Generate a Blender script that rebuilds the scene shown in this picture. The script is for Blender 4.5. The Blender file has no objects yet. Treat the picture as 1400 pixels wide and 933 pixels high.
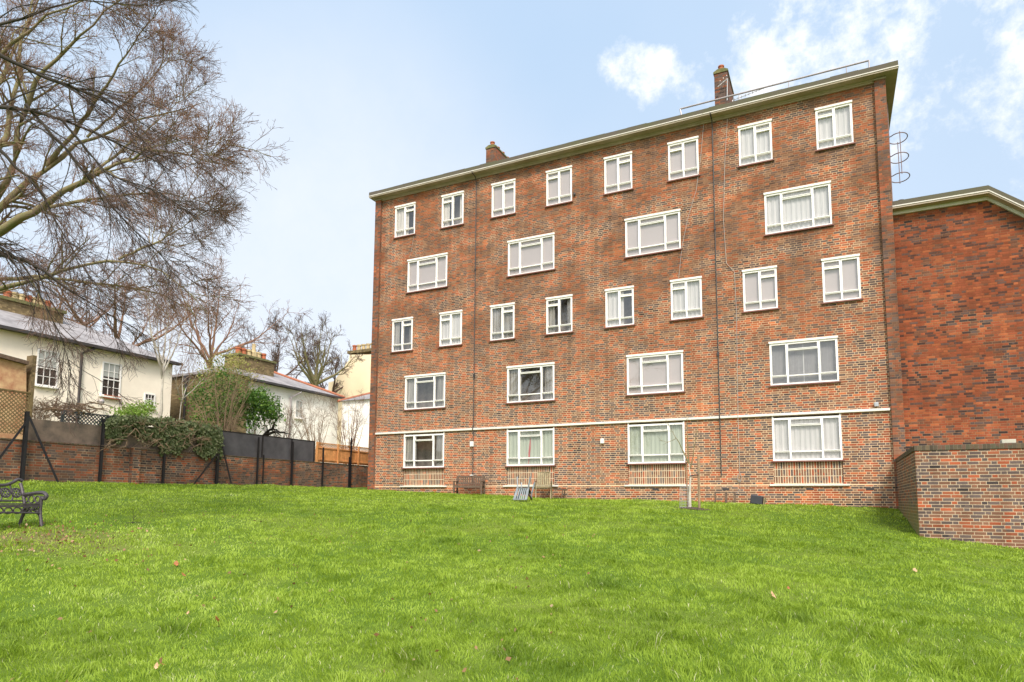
import bpy, math, random
import numpy as np
from mathutils import Vector
rng = np.random.default_rng(7); random.seed(7)
R = math.radians
S = bpy.context.scene
COL = S.collection
# ------------------------------------------------------------------ camera model
F_PX, PPY, PITCH, YAW, ROLL, DIST = 893.46, 592.3, R(5.811), R(26.193), R(.364), 23.18
def ray(u, v):
    x, y = u-700, v-PPY
    c, s = math.cos(-ROLL), math.sin(-ROLL)
    x, y = x*c-y*s, x*s+y*c
    r, up = x/F_PX, -y/F_PX
    fw = math.cos(PITCH)-up*math.sin(PITCH); z = math.sin(PITCH)+up*math.cos(PITCH)
    return (r*math.cos(YAW)-fw*math.sin(YAW), r*math.sin(YAW)+fw*math.cos(YAW), z)
def on_y(u, v, Y=0.):
    d = ray(u, v); t = (Y+DIST)/d[1]; return Vector((d[0]*t, Y, d[2]*t))
def on_x(u, v, X):
    d = ray(u, v); t = X/d[0]; return Vector((X, d[1]*t-DIST, d[2]*t))
def at_d(u, v, dep):
    d = ray(u, v); fw = -d[0]*math.sin(YAW)+d[1]*math.cos(YAW); t = dep/fw
    return Vector((d[0]*t, d[1]*t-DIST, d[2]*t))
cam = bpy.data.cameras.new('camera'); co = bpy.data.objects.new('camera', cam); COL.objects.link(co)
cam.sensor_width = 36; cam.lens = F_PX/1400*36; cam.shift_y = (PPY-466.5)/1400
cam.clip_start = .1; cam.clip_end = 3000
from mathutils import Matrix
co.matrix_world = Matrix.Translation((0, -DIST, 0)) @ Matrix.Rotation(YAW, 4, 'Z') @ Matrix.Rotation(R(90)+PITCH, 4, 'X') @ Matrix.Rotation(ROLL, 4, 'Z')
S.camera = co

# ------------------------------------------------------------------ node helpers
class NT:
    def __init__(s, tree): s.t = tree; s.n = tree.nodes; s.l = tree.links
    def new(s, k, **kw):
        n = s.n.new(k)
        for a, b in kw.items(): setattr(n, a, b)
        return n
    def put(s, sock, v):
        if v is None: return
        if hasattr(v, 'is_output') or isinstance(v, bpy.types.NodeSocket): s.l.new(v, sock)
        else: sock.default_value = v
    def m(s, op, a, b=None, c=None, clamp=False):
        n = s.new('ShaderNodeMath', operation=op, use_clamp=clamp)
        s.put(n.inputs[0], a); s.put(n.inputs[1], b); s.put(n.inputs[2], c); return n.outputs[0]
    def mix(s, f, a, b, mode='MIX'):
        n = s.new('ShaderNodeMix', data_type='RGBA', blend_type=mode)
        s.put(n.inputs['Factor'], f); s.put(n.inputs['A'], a); s.put(n.inputs['B'], b) if False else None
        s.put(n.inputs[0], f); s.put(n.inputs[6], a); s.put(n.inputs[7], b); return n.outputs[2]
    def noise(s, vec, scale, detail=3, rough=.5, dim='3D'):
        n = s.new('ShaderNodeTexNoise', noise_dimensions=dim); s.put(n.inputs['Vector'], vec)
        n.inputs['Scale'].default_value = scale; n.inputs['Detail'].default_value = detail; n.inputs['Roughness'].default_value = rough
        return n.outputs['Fac']
    def ramp(s, f, stops, interp='LINEAR'):
        n = s.new('ShaderNodeValToRGB'); s.put(n.inputs[0], f); cr = n.color_ramp; cr.interpolation = interp
        while len(cr.elements) < len(stops): cr.elements.new(.5)
        for e, (p, c) in zip(cr.elements, stops):
            e.position = p; e.color = (*c, 1) if len(c) == 3 else c
        return n.outputs[0]
    def mr(s, v, a, b, c=0., d=1., smooth=False):
        n = s.new('ShaderNodeMapRange'); n.clamp = True
        if smooth: n.interpolation_type = 'SMOOTHSTEP'
        s.put(n.inputs[0], v)
        for i, q in enumerate((a, b, c, d)): s.put(n.inputs[1+i], q)
        return n.outputs[0]
    def xyz(s, v):
        n = s.new('ShaderNodeSeparateXYZ'); s.put(n.inputs[0], v); return n.outputs
    def comb(s, x, y, z):
        n = s.new('ShaderNodeCombineXYZ'); s.put(n.inputs[0], x); s.put(n.inputs[1], y); s.put(n.inputs[2], z); return n.outputs[0]
    def wn(s, vec, dim='3D'):
        n = s.new('ShaderNodeTexWhiteNoise', noise_dimensions=dim); s.put(n.inputs['Vector'], vec); return n.outputs
def mat(name):
    m = bpy.data.materials.new(name); m.use_nodes = True
    t = NT(m.node_tree); b = m.node_tree.nodes['Principled BSDF']; return m, t, b
def c4(c): return (*c, 1)
def plain(name, col, rough=.7, metal=0., var=.15, scale=6., bump=0., bscale=60., spec=.5, col2=None):
    m, t, b = mat(name)
    g = t.new('ShaderNodeTexCoord').outputs['Object']
    f = t.noise(g, scale, 4, .6)
    lo = tuple(x*(1-var) for x in col) if col2 is None else col2
    hi = tuple(min(1, x*(1+var*.6)) for x in col) if col2 is None else col
    t.put(b.inputs['Base Color'], t.ramp(f, [(.3, lo), (.7, hi)]))
    b.inputs['Roughness'].default_value = rough; b.inputs['Metallic'].default_value = metal
    b.inputs['Specular IOR Level'].default_value = spec
    if bump:
        bn = t.new('ShaderNodeBump'); bn.inputs['Strength'].default_value = bump; bn.inputs['Distance'].default_value = .01
        t.put(bn.inputs['Height'], t.noise(g, bscale, 3)); t.l.new(bn.outputs[0], b.inputs['Normal'])
    return m

def brick(name, palette, mortar, dirty, dz0, dz1, zoff=0., plinth=None, course=.075, soldier=False, dirt_amt=.8, algae=False, mw=.0105, bonus=1., clumpy=1., soak=.5):
    """brickwork on any upright face: courses run along the horizontal of the face"""
    m, t, b = mat(name)
    geo = t.new('ShaderNodeNewGeometry'); P = geo.outputs['Position']; x, y, z = t.xyz(P)
    nx, ny, nz = t.xyz(geo.outputs['True Normal'])
    side = t.m('GREATER_THAN', t.m('ABSOLUTE', nx), .6)
    u = t.m('ADD', t.m('MULTIPLY', side, y), t.m('MULTIPLY', t.m('SUBTRACT', 1., side), x))
    u = t.m('ADD', u, 200.); zz = t.m('ADD', z, 50.+zoff)
    if soldier:
        row = t.m('FLOOR', t.m('DIVIDE', zz, .235)); fv = t.m('MULTIPLY', t.m('FRACT', t.m('DIVIDE', zz, .235)), .235)
        k = t.m('FLOOR', t.m('DIVIDE', u, .078)); l = t.m('MULTIPLY', t.m('FRACT', t.m('DIVIDE', u, .078)), .078); bid = k
        e = t.m('MINIMUM', t.m('MINIMUM', l, t.m('SUBTRACT', .078, l)), t.m('MINIMUM', fv, t.m('SUBTRACT', .235, fv)))
    else:
        per = .5625
        row = t.m('FLOOR', t.m('DIVIDE', zz, course)); fv = t.m('MULTIPLY', t.m('FRACT', t.m('DIVIDE', zz, course)), course)
        par = t.m('MODULO', row, 2.)
        jump = t.m('MULTIPLY', t.m('FLOOR', t.m('MULTIPLY', t.wn(t.comb(row, 7., 3.))['Value'], 2.)), .3375)
        uu = t.m('ADD', u, t.m('ADD', t.m('MULTIPLY', par, .16875), jump))
        cell = t.m('FLOOR', t.m('DIVIDE', uu, per)); tt = t.m('MULTIPLY', t.m('FRACT', t.m('DIVIDE', uu, per)), per)
        a = t.m('GREATER_THAN', tt, .225); c = t.m('GREATER_THAN', tt, .45)
        k = t.m('ADD', a, c)
        l = t.m('SUBTRACT', tt, t.m('MULTIPLY', k, .225))
        w = t.m('SUBTRACT', .225, t.m('MULTIPLY', c, .1125))
        bid = t.m('ADD', t.m('MULTIPLY', cell, 3.), k)
        e = t.m('MINIMUM', t.m('MINIMUM', l, t.m('SUBTRACT', w, l)), t.m('MINIMUM', fv, t.m('SUBTRACT', course, fv)))
    wob = t.m('MULTIPLY', t.m('SUBTRACT', t.noise(P, 45., 2), .5), .006)
    mort = t.mr(t.m('ADD', e, wob), mw*.5-.0018, mw*.5+.0018, 1., 0.)
    wn = t.wn(t.comb(bid, row, side))
    clump = t.noise(t.comb(t.m('MULTIPLY', u, .4), t.m('MULTIPLY', zz, .9), side), 1., 5, .62)
    val = t.m('ADD', t.m('MULTIPLY', wn['Value'], .78), t.m('MULTIPLY', t.m('SUBTRACT', clump, .39), clumpy), clamp=True)
    n = len(palette); base = t.ramp(val, [(i/n, palette[i]) for i in range(n)], 'CONSTANT')
    jit = t.xyz(wn['Color'])
    br = t.m('ADD', .78, t.m('MULTIPLY', jit[1], .44))
    base = t.mix(1., base, t.comb(br, br, br), 'MULTIPLY')
    sp = t.noise(P, 60., 3, .7); spk = t.m('ADD', .8, t.m('MULTIPLY', sp, .4))
    base = t.mix(1., base, t.comb(spk, spk, spk), 'MULTIPLY')
    # soot and weather: patches with a shape of their own, more of them high up
    patch = t.noise(t.comb(t.m('MULTIPLY', u, .55), t.m('MULTIPLY', zz, .8), 0.), 1., 5, .62)
    high = t.mr(z, dz0, dz1, 0., 1., True)
    d = t.m('MULTIPLY', t.mr(patch, .34, .58, .18, 1., True), high)
    d = t.m('MULTIPLY', d, dirt_amt)
    mcol = t.mix(t.m('MULTIPLY', d, .93), c4(mortar), c4(dirty))
    mn = t.m('ADD', .8, t.m('MULTIPLY', t.noise(P, 5., 3), .4)); mcol = t.mix(1., mcol, t.comb(mn, mn, mn), 'MULTIPLY')
    base = t.mix(t.m('MULTIPLY', d, soak), base, c4(tuple(q*.75 for q in dirty)))
    col = t.mix(mort, base, mcol)
    strk = t.noise(t.comb(t.m('MULTIPLY', u, 3.2), t.m('MULTIPLY', zz, .28), 0.), 1., 4, .6)
    blot = t.noise(t.comb(t.m('MULTIPLY', u, .9), t.m('MULTIPLY', zz, 1.2), 9.), 1., 5, .65)
    wv = t.m('MULTIPLY', t.mr(strk, .3, .7, .80, 1.08), t.m('SUBTRACT', 1., t.m('MULTIPLY', t.mr(blot, .42, .66, 0., .20, True), t.m('ADD', .25, t.m('MULTIPLY', high, .75)))))
    col = t.mix(1., col, t.comb(wv, wv, wv), 'MULTIPLY')
    if plinth is not None:
        pl = t.mr(t.m('ABSOLUTE', t.m('SUBTRACT', z, plinth)), .012, .017, .9, 0.)
        col = t.mix(pl, col, c4(tuple(q*1.1 for q in mortar)))
    if algae:
        al = t.m('MULTIPLY', t.mr(t.m('ADD', z, t.m('MULTIPLY', t.noise(P, 1.3, 3), .7)), -.25, .55, 1., 0., True), t.m('MULTIPLY', side, .8))
        col = t.mix(al, col, (.26, .25, .08, 1))
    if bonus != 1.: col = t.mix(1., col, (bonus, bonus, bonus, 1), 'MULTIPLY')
    t.put(b.inputs['Base Color'], col); b.inputs['Roughness'].default_value = .9; b.inputs['Specular IOR Level'].default_value = .25
    bn = t.new('ShaderNodeBump'); bn.inputs['Strength'].default_value = .6; bn.inputs['Distance'].default_value = .008
    t.put(bn.inputs['Height'], t.m('ADD', t.m('SUBTRACT', 1., mort), t.m('MULTIPLY', sp, .4))); t.l.new(bn.outputs[0], b.inputs['Normal'])
    return m

ORANGE, RED, RUST, BROWN, PURP, DARK, TAN = (.54, .155, .058), (.42, .105, .045), (.33, .10, .047), (.23, .11, .066), (.14, .098, .085), (.064, .048, .045), (.31, .17, .10)
MORT = (.78, .54, .33)
M = {}
M['brick_main'] = brick('facade_brick', [DARK, PURP, PURP, PURP, BROWN, TAN, BROWN, RUST, RED, RED, ORANGE], MORT, (.24, .105, .045), 1.2, 8.5, plinth=.53, dirt_amt=.9, mw=.0145, clumpy=1.25)
M['brick_pil'] = brick('pilaster_brick', [DARK, PURP, PURP, BROWN, BROWN, RUST, RUST, RED, ORANGE], (.38, .23, .13), (.18, .09, .05), 0., 3., dirt_amt=.85)
M['brick_sooty'] = brick('sooty_chimney_brick', [DARK, PURP, PURP, BROWN, RUST, RUST], (.22, .13, .08), (.13, .075, .05), 0., 3., dirt_amt=.9)
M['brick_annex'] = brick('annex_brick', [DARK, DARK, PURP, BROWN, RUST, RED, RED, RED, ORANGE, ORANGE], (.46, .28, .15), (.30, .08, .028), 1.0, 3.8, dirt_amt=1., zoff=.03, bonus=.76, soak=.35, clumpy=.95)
M['brick_low'] = brick('low_wall_brick', [DARK, PURP, PURP, PURP, BROWN, BROWN, BROWN, RUST, RED, RED], (.62, .46, .31), (.12, .08, .05), .9, 1.9, algae=True, mw=.0125, bonus=.93, clumpy=.8)
M['brick_soldier'] = brick('soldier_brick', [PURP, BROWN, TAN, PURP, TAN, RED, BROWN, TAN], (.80, .64, .44), (.2, .1, .05), 5, 9, soldier=True, zoff=.18, mw=.018)
M['brick_old'] = brick('old_garden_brick', [DARK, DARK, PURP, PURP, BROWN, BROWN, RUST, RUST, RED, ORANGE], (.46, .34, .22), (.13, .08, .055), -1., .2, dirt_amt=.85, mw=.016)
M['brick_stock'] = brick('brown_stock_brick', [(.20, .14, .07), (.28, .20, .10), (.34, .24, .12), (.22, .15, .075)], (.24, .18, .10), (.12, .09, .04), 0, 6)
M['brick_coping'] = brick('coping_brick', [(.10, .075, .05), (.12, .09, .055), (.14, .10, .06), (.13, .075, .05), (.09, .08, .05)], (.16, .13, .09), (.1, .08, .05), 3, 6, soldier=True, zoff=.083)
M['white'] = plain('white_window_paint', (.88, .83, .78), .45, var=.06)
M['lintel'] = plain('white_lintel_render', (.88, .82, .75), .7, var=.12)
M['sill'] = plain('red_quarry_tile_sill', (.20, .075, .05), .6, var=.3)
M['ledge'] = plain('white_stone_ledge', (.78, .72, .64), .8, var=.12, scale=3)
M['soffit'] = plain('painted_concrete_soffit', (.37, .30, .21), .8, var=.18, scale=2.5)
M['soffit_dim'] = plain('painted_concrete_soffit_brown', (.44, .35, .26), .8, var=.18, scale=2.5)
M['drip'] = plain('white_drip_strip', (.66, .60, .52), .6, var=.1)
M['roofedge'] = plain('mossy_roof_edge', (.11, .085, .07), .9, var=.3, scale=1.2, bump=.5, col2=(.10, .095, .045))
M['moss'] = plain('mossy_cap', (.2, .17, .07), .95, var=.4, bump=.6, col2=(.10, .11, .035))
M['pot'] = plain('terracotta_pot', (.42, .12, .05), .8, var=.25)
M['potcream'] = plain('cream_clay_pot', (.50, .38, .20), .8, var=.3)
M['metal'] = plain('galvanised_steel', (.42, .37, .36), .5, .6, var=.2)
M['alu'] = plain('aerial_aluminium', (.65, .62, .6), .4, .6)
M['ironrust'] = plain('dull_red_steel', (.24, .16, .15), .6, .3)
M['black'] = plain('black_painted_iron', (.018, .016, .018), .5, .2, var=.4)
M['darkpipe'] = plain('dark_pipe', (.05, .042, .04), .5)
M['cable'] = plain('white_cable', (.42, .36, .31), .5)
M['stucco'] = plain('cream_stucco', (.95, .82, .67), .9, var=.12, scale=.7, bump=.15)
M['stucco2'] = plain('white_stucco', (.93, .88, .80), .9, var=.12, scale=.7, bump=.15)
M['creamwall'] = plain('cream_render', (.88, .70, .47), .9, var=.1, scale=.4)
M['slate'] = plain('slate_roof', (.38, .345, .335), .85, var=.5, scale=1.6, bump=.4, bscale=12, col2=(.19, .17, .165))
M['ridge'] = plain('red_ridge_tile', (.4, .14, .07), .8)
M['wood'] = plain('weathered_teak', (.15, .095, .062), .8, var=.45, scale=14)
M['wood2'] = plain('mossy_grey_teak', (.30, .24, .13), .8, var=.4, scale=14)
M['fencewood'] = plain('orange_fence_board', (.66, .29, .10), .7, var=.3, scale=5)
M['trellis'] = plain('weathered_trellis', (.22, .15, .065), .9, var=.4, scale=5)
M['trellisdark'] = plain('blue_grey_trellis', (.05, .055, .06), .8, var=.4, scale=5)
M['greyplastic'] = plain('grey_green_plastic', (.22, .235, .24), .5, var=.25)
M['slateplastic'] = plain('dark_slate_plastic', (.045, .045, .052), .5)
M['iron'] = plain('cast_iron_grey', (.10, .085, .09), .55, .5, var=.4, scale=30)
M['oldrender'] = plain('flaking_red_and_cream_render', (.72, .50, .26), .9, scale=3.2, col2=(.42, .16, .08), bump=.4)
M['bark'] = plain('green_grey_bark', (.24, .17, .10), .95, scale=4, bump=.8, col2=(.15, .15, .05))
M['barkdark'] = plain('dark_bark', (.055, .043, .032), .95, var=.5, scale=4, bump=.8)
M['twig'] = plain('red_brown_twig', (.25, .135, .085), .9, var=.4, scale=2)
M['twigdark'] = plain('dark_brown_twig', (.12, .07, .052), .9, var=.4, scale=2)
M['birch'] = plain('pale_birch_bark', (.62, .56, .46), .8, scale=3, col2=(.3, .25, .2))
M['tanbark'] = plain('tan_bark', (.30, .20, .12), .9, var=.4, scale=3)
M['deadvine'] = plain('dead_vine', (.24, .15, .09), .95, var=.4, scale=6)
M['box'] = plain('white_plastic', (.8, .77, .72), .4)
M['boxgrey'] = plain('grey_plastic', (.42, .42, .44), .4)
M['stone'] = plain('pale_stone', (.5, .47, .38), .9)
M['mesh'] = None
def leafmat(name, cols, trans=.35):
    m, t, b = mat(name)
    a = t.new('ShaderNodeAttribute', attribute_name='tint').outputs['Fac']
    n = len(cols); c = t.ramp(a, [(i/(n-1), cols[i]) for i in range(n)])
    t.put(b.inputs['Base Color'], c); b.inputs['Roughness'].default_value = .55; b.inputs['Specular IOR Level'].default_value = .3
    tr = t.new('ShaderNodeBsdfTranslucent'); t.put(tr.inputs[0], c)
    mx = t.new('ShaderNodeMixShader'); mx.inputs[0].default_value = trans
    t.l.new(b.outputs[0], mx.inputs[1]); t.l.new(tr.outputs[0], mx.inputs[2])
    t.l.new(mx.outputs[0], t.n['Material Output'].inputs[0]); return m
M['ivy'] = leafmat('ivy_leaf', [(.045, .06, .022), (.10, .13, .045), (.19, .22, .09), (.36, .34, .2)], .2)
M['leafgreen'] = leafmat('shrub_leaf', [(.03, .07, .012), (.09, .19, .03), (.24, .36, .06)])
M['leafyellow'] = leafmat('olive_leaf', [(.20, .20, .05), (.36, .33, .09), (.50, .44, .16)])
M['leaflight'] = leafmat('bamboo_leaf', [(.16, .28, .03), (.30, .44, .07), (.46, .58, .16)])
# sheet of dark windbreak netting
def netmat():
    m, t, b = mat('dark_windbreak_sheet')
    P = t.new('ShaderNodeNewGeometry').outputs['Position']
    t.put(b.inputs['Base Color'], t.ramp(t.noise(P, 1.6, 4, .6), [(.3, (.045, .042, .048)), (.7, (.10, .092, .10))])); b.inputs['Roughness'].default_value = .7
    return m
M['mesh'] = netmat(); M['netbrown'] = plain('brown_grey_netting', (.23, .16, .12), .9, var=.5, scale=3., col2=(.09, .07, .055))
def clothmat(name, col, folds=26., amt=.25):
    m, t, b = mat(name)
    g = t.new('ShaderNodeTexCoord').outputs['Object']; x, y, z = t.xyz(g)
    n = t.noise(t.comb(t.m('MULTIPLY', x, folds), 0., t.m('MULTIPLY', z, .6)), 1., 2)
    t.put(b.inputs['Base Color'], t.ramp(n, [(.3, tuple(q*(1-amt) for q in col)), (.7, col)])); b.inputs['Roughness'].default_value = .95
    return m
M['net'] = clothmat('net_curtain', (.56, .53, .51))
M['netwarm'] = clothmat('warm_net_curtain', (.58, .53, .47))
M['netgreen'] = clothmat('pale_green_curtain', (.40, .43, .335))
M['blind'] = clothmat('sky_reflection_blind', (.40, .34, .325), 1., .06)  # flat pale pink tone stands in for sky reflected in the panes
M['netdark'] = clothmat('dim_curtain', (.32, .295, .265), 12., .5)
M['room'] = plain('room_behind_window', (.26, .22, .19), .9, var=.6, scale=2.)
M['redcloth'] = plain('red_ribbon', (.42, .05, .045), .8)
def glassmat():
    m, t, b = mat('window_glass')
    t.n.remove(b)
    tr = t.new('ShaderNodeBsdfTransparent'); tr.inputs[0].default_value = (.98, .98, .97, 1)
    gl = t.new('ShaderNodeBsdfGlossy'); gl.inputs['Roughness'].default_value = .02; gl.inputs[0].default_value = (1, 1, 1, 1)
    P = t.new('ShaderNodeNewGeometry').outputs['Position']
    bn = t.new('ShaderNodeBump'); bn.inputs['Strength'].default_value = .04; bn.inputs['Distance'].default_value = .02; t.put(bn.inputs['Height'], t.noise(P, 1.5, 1)); t.l.new(bn.outputs[0], gl.inputs['Normal'])
    geo = t.new('ShaderNodeNewGeometry'); dt = t.new('ShaderNodeVectorMath', operation='DOT_PRODUCT'); t.l.new(geo.outputs['Incoming'], dt.inputs[0]); t.l.new(geo.outputs['Normal'], dt.inputs[1])
    sch = t.m('MULTIPLY_ADD', t.m('POWER', t.m('SUBTRACT', 1., t.m('ABSOLUTE', dt.outputs['Value']), clamp=True), 5.), .90, .10)
    mx = t.new('ShaderNodeMixShader'); t.put(mx.inputs[0], sch); t.l.new(tr.outputs[0], mx.inputs[1]); t.l.new(gl.outputs[0], mx.inputs[2])
    t.l.new(mx.outputs[0], t.n['Material Output'].inputs[0]); return m
M['glass'] = glassmat()

# ------------------------------------------------------------------ mesh helpers
class MB:
    def __init__(s): s.v = []; s.f = []
    def quad(s, a, b, c, d): n = len(s.v); s.v += [tuple(a), tuple(b), tuple(c), tuple(d)]; s.f.append((n, n+1, n+2, n+3)); return s
    def box(s, x0, x1, y0, y1, z0, z1):
        n = len(s.v)
        s.v += [(x, y, z) for z in (z0, z1) for y in (y0, y1) for x in (x0, x1)]
        s.f += [tuple(n+i for i in q) for q in ((0, 2, 3, 1), (4, 5, 7, 6), (0, 1, 5, 4), (2, 6, 7, 3), (0, 4, 6, 2), (1, 3, 7, 5))]; return s
    def bar(s, a, b, w, h=None, up=(0, 0, 1)):
        a, b = Vector(a), Vector(b); h = h or w; d = (b-a).normalized(); u = Vector(up)
        if abs(d.dot(u)) > .98: u = Vector((0, 1, 0)) if abs(d.y) < .9 else Vector((1, 0, 0))
        r = d.cross(u).normalized(); u = r.cross(d).normalized(); n = len(s.v)
        for p in (a, b):
            for i, j in ((-1, -1), (1, -1), (1, 1), (-1, 1)): s.v.append(tuple(p+r*w*.5*i+u*h*.5*j))
        s.f += [tuple(n+i for i in q) for q in ((0, 1, 2, 3), (7, 6, 5, 4), (0, 4, 5, 1), (1, 5, 6, 2), (2, 6, 7, 3), (3, 7, 4, 0))]; return s
    def tube(s, pts, rad, k=8, cap=True):
        pts = [Vector(p) for p in pts]; n0 = len(s.v); N = len(pts)
        rad = rad if hasattr(rad, '__len__') else [rad]*N
        prev = None
        for i, p in enumerate(pts):
            d = (pts[min(i+1, N-1)]-pts[max(i-1, 0)]).normalized()
            u = prev if prev is not None else (Vector((0, 0, 1)) if abs(d.z) < .9 else Vector((1, 0, 0)))
            r = d.cross(u).normalized(); u = r.cross(d).normalized(); prev = u
            for j in range(k):
                a = 2*math.pi*j/k; s.v.append(tuple(p+(r*math.cos(a)+u*math.sin(a))*rad[i]))
        for i in range(N-1):
            for j in range(k):
                a = n0+i*k+j; b_ = n0+i*k+(j+1) % k; s.f.append((a, b_, b_+k, a+k))
        if cap: s.f.append(tuple(n0+j for j in range(k))[::-1]); s.f.append(tuple(n0+(N-1)*k+j for j in range(k)))
        return s
    def lathe(s, c, prof, k=16):
        n0 = len(s.v)
        for r, z in prof:
            for j in range(k): a = 2*math.pi*j/k; s.v.append((c[0]+r*math.cos(a), c[1]+r*math.sin(a), c[2]+z))
        for i in range(len(prof)-1):
            for j in range(k): a = n0+i*k+j; b_ = n0+i*k+(j+1) % k; s.f.append((a, b_, b_+k, a+k))
        s.f.append(tuple(n0+j for j in range(k))[::-1]); s.f.append(tuple(n0+(len(prof)-1)*k+j for j in range(k))); return s
    def prism(s, poly, y0, y1, axis='y'):
        """poly = [(a,z)] extruded along y (or x)"""
        n0 = len(s.v); k = len(poly)
        for w in (y0, y1):
            for a, z in poly: s.v.append((a, w, z) if axis == 'y' else (w, a, z))
        for j in range(k): s.f.append((n0+j, n0+(j+1) % k, n0+k+(j+1) % k, n0+k+j))
        s.f.append(tuple(n0+j for j in range(k))[::-1]); s.f.append(tuple(n0+k+j for j in range(k))); return s
    def build(s, name, m, parent=None, loc=None, smooth=False, bevel=0.):
        me = bpy.data.meshes.new(name); me.from_pydata(s.v, [], s.f); me.update()
        if smooth: me.shade_smooth()
        o = bpy.data.objects.new(name, me); COL.objects.link(o); me.materials.append(m)
        if parent is not None: o.parent = parent
        if loc is not None: o.location = loc
        if bevel:
            b = o.modifiers.new('bevel', 'BEVEL'); b.width = bevel; b.segments = 2; b.limit_method = 'ANGLE'
        return o
def tag(o, label=None, cat=None, group=None, kind=None):
    for k, v in (('label', label), ('category', cat), ('group', group), ('kind', kind)):
        if v: o[k] = v
    return o
def thing(name, label, cat, loc=(0, 0, 0), rz=0., group=None):
    o = bpy.data.objects.new(name, None); COL.objects.link(o); o.location = loc; o.rotation_euler.z = rz; o.empty_display_size = .2
    return tag(o, label, cat, group)
def np_mesh(name, V, Fc, m, parent=None, tint=None, smooth=False):
    me = bpy.data.meshes.new(name); k = Fc.shape[1]
    me.vertices.add(len(V)); me.vertices.foreach_set('co', np.asarray(V, np.float32).ravel())
    me.loops.add(Fc.size); me.loops.foreach_set('vertex_index', Fc.astype(np.int32).ravel())
    me.polygons.add(len(Fc)); me.polygons.foreach_set('loop_start', np.arange(0, Fc.size, k, dtype=np.int32))
    if tint is not None:
        a = me.attributes.new('tint', 'FLOAT', 'POINT'); a.data.foreach_set('value', tint.astype(np.float32))
    me.update(calc_edges=True)
    if smooth: me.shade_smooth()
    o = bpy.data.objects.new(name, me); COL.objects.link(o); me.materials.append(m)
    if parent is not None: o.parent = parent
    return o

# ------------------------------------------------------------------ ground
CP = np.array([(0, -23.2, -1.6), (-4, -20, -1.42), (3, -20, -1.62), (6, -22, -1.75), (-8, -24, -1.45), (0, -17, -1.28), (4, -16, -1.5), (8, -14, -1.5),
    (-18.1, 0, .37), (-13.4, 0, .20), (-8.9, 0, .03), (-4.3, 0, -.03), (-2, 0, -.09), (.18, 0, -.16), (1.6, 0, -.2), (1.73, -2.7, -.48), (1.73, -5.3, -.80), (3.7, -5.34, -1.0), (7, -5.5, -1.15),
    (-20.4, -14.3, .38), (-20.4, -9, .44), (-20.4, -4, .50), (-20.4, 3, .55), (-11.8, -15.5, -.60), (-8, -14, -.78), (-3.5, -9.5, -.62), (-9, -7, -.12), (-15, -8, .12), (-4, -4, -.2), (-16, -18, -.5), (-14, -26, -.9), (-22, -22, .2), (8, -30, -1.9), (-4, -32, -1.7), (12, 4, -.9), (12, -16, -1.8), (-40, 0, .3), (-40, 20, .3), (-40, -30, .2), (0, 25, .2)])
def _tps(r2): return np.where(r2 > 1e-9, r2*np.log(np.maximum(r2, 1e-9)), 0)
_A = CP[:, :2]; _n = len(_A)
_K = _tps(((_A[:, None]-_A[None])**2).sum(-1))+np.eye(_n)*.6
_Pm = np.c_[np.ones(_n), _A]
_sol = np.linalg.solve(np.block([[_K, _Pm], [_Pm.T, np.zeros((3, 3))]]), np.r_[CP[:, 2], 0, 0, 0])
def ground(x, y):
    x = np.atleast_1d(np.asarray(x, float)); y = np.atleast_1d(np.asarray(y, float))
    xc = np.clip(x, -45, 16); yc = np.clip(y, -34, 26)
    out = np.empty(len(x))
    for i in range(0, len(x), 60000):
        q = np.c_[xc[i:i+60000], yc[i:i+60000]]
        r2 = ((q[:, None]-_A[None])**2).sum(-1)
        out[i:i+60000] = _tps(r2)@_sol[:_n]+_sol[_n]+q@_sol[_n+1:]
    lump = .025*np.sin(x*1.7+np.sin(y*1.1))*np.sin(y*1.9+x*.6)+.012*np.sin(x*4.1+y*2.3)*np.sin(y*5.2-x*1.4)
    return out+lump
def gz(x, y): return float(ground(x, y)[0])
def vnoise(x, y, s, seed=0):
    """cheap smooth value noise, 0..1"""
    x = x*s; y = y*s; xi = np.floor(x).astype(int); yi = np.floor(y).astype(int); fx = x-xi; fy = y-yi
    fx = fx*fx*(3-2*fx); fy = fy*fy*(3-2*fy)
    def h(a, b_):
        n = (a*374761393+b_*668265263+seed*974634777) & 0xffffffff; n = ((n ^ (n >> 13))*1274126177) & 0xffffffff; return ((n ^ (n >> 16)) & 0xffff)/65535.
    return (h(xi, yi)*(1-fx)+h(xi+1, yi)*fx)*(1-fy)+(h(xi, yi+1)*(1-fx)+h(xi+1, yi+1)*fx)*fy
gx = np.r_[[-1500, -600, -250, -120, -70], np.linspace(-46, 17, 190), [30, 60, 120, 250, 600, 1500]]
gy = np.r_[[-1500, -600, -250, -100, -60], np.linspace(-35, 27, 190), [50, 100, 250, 600, 1500]]
GX, GY = np.meshgrid(gx, gy); Z = ground(GX.ravel(), GY.ravel())
V = np.c_[GX.ravel(), GY.ravel(), Z]; nx_ = len(gx)
I, J = np.meshgrid(np.arange(nx_-1), np.arange(len(gy)-1)); q = (J*nx_+I).ravel()
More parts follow.
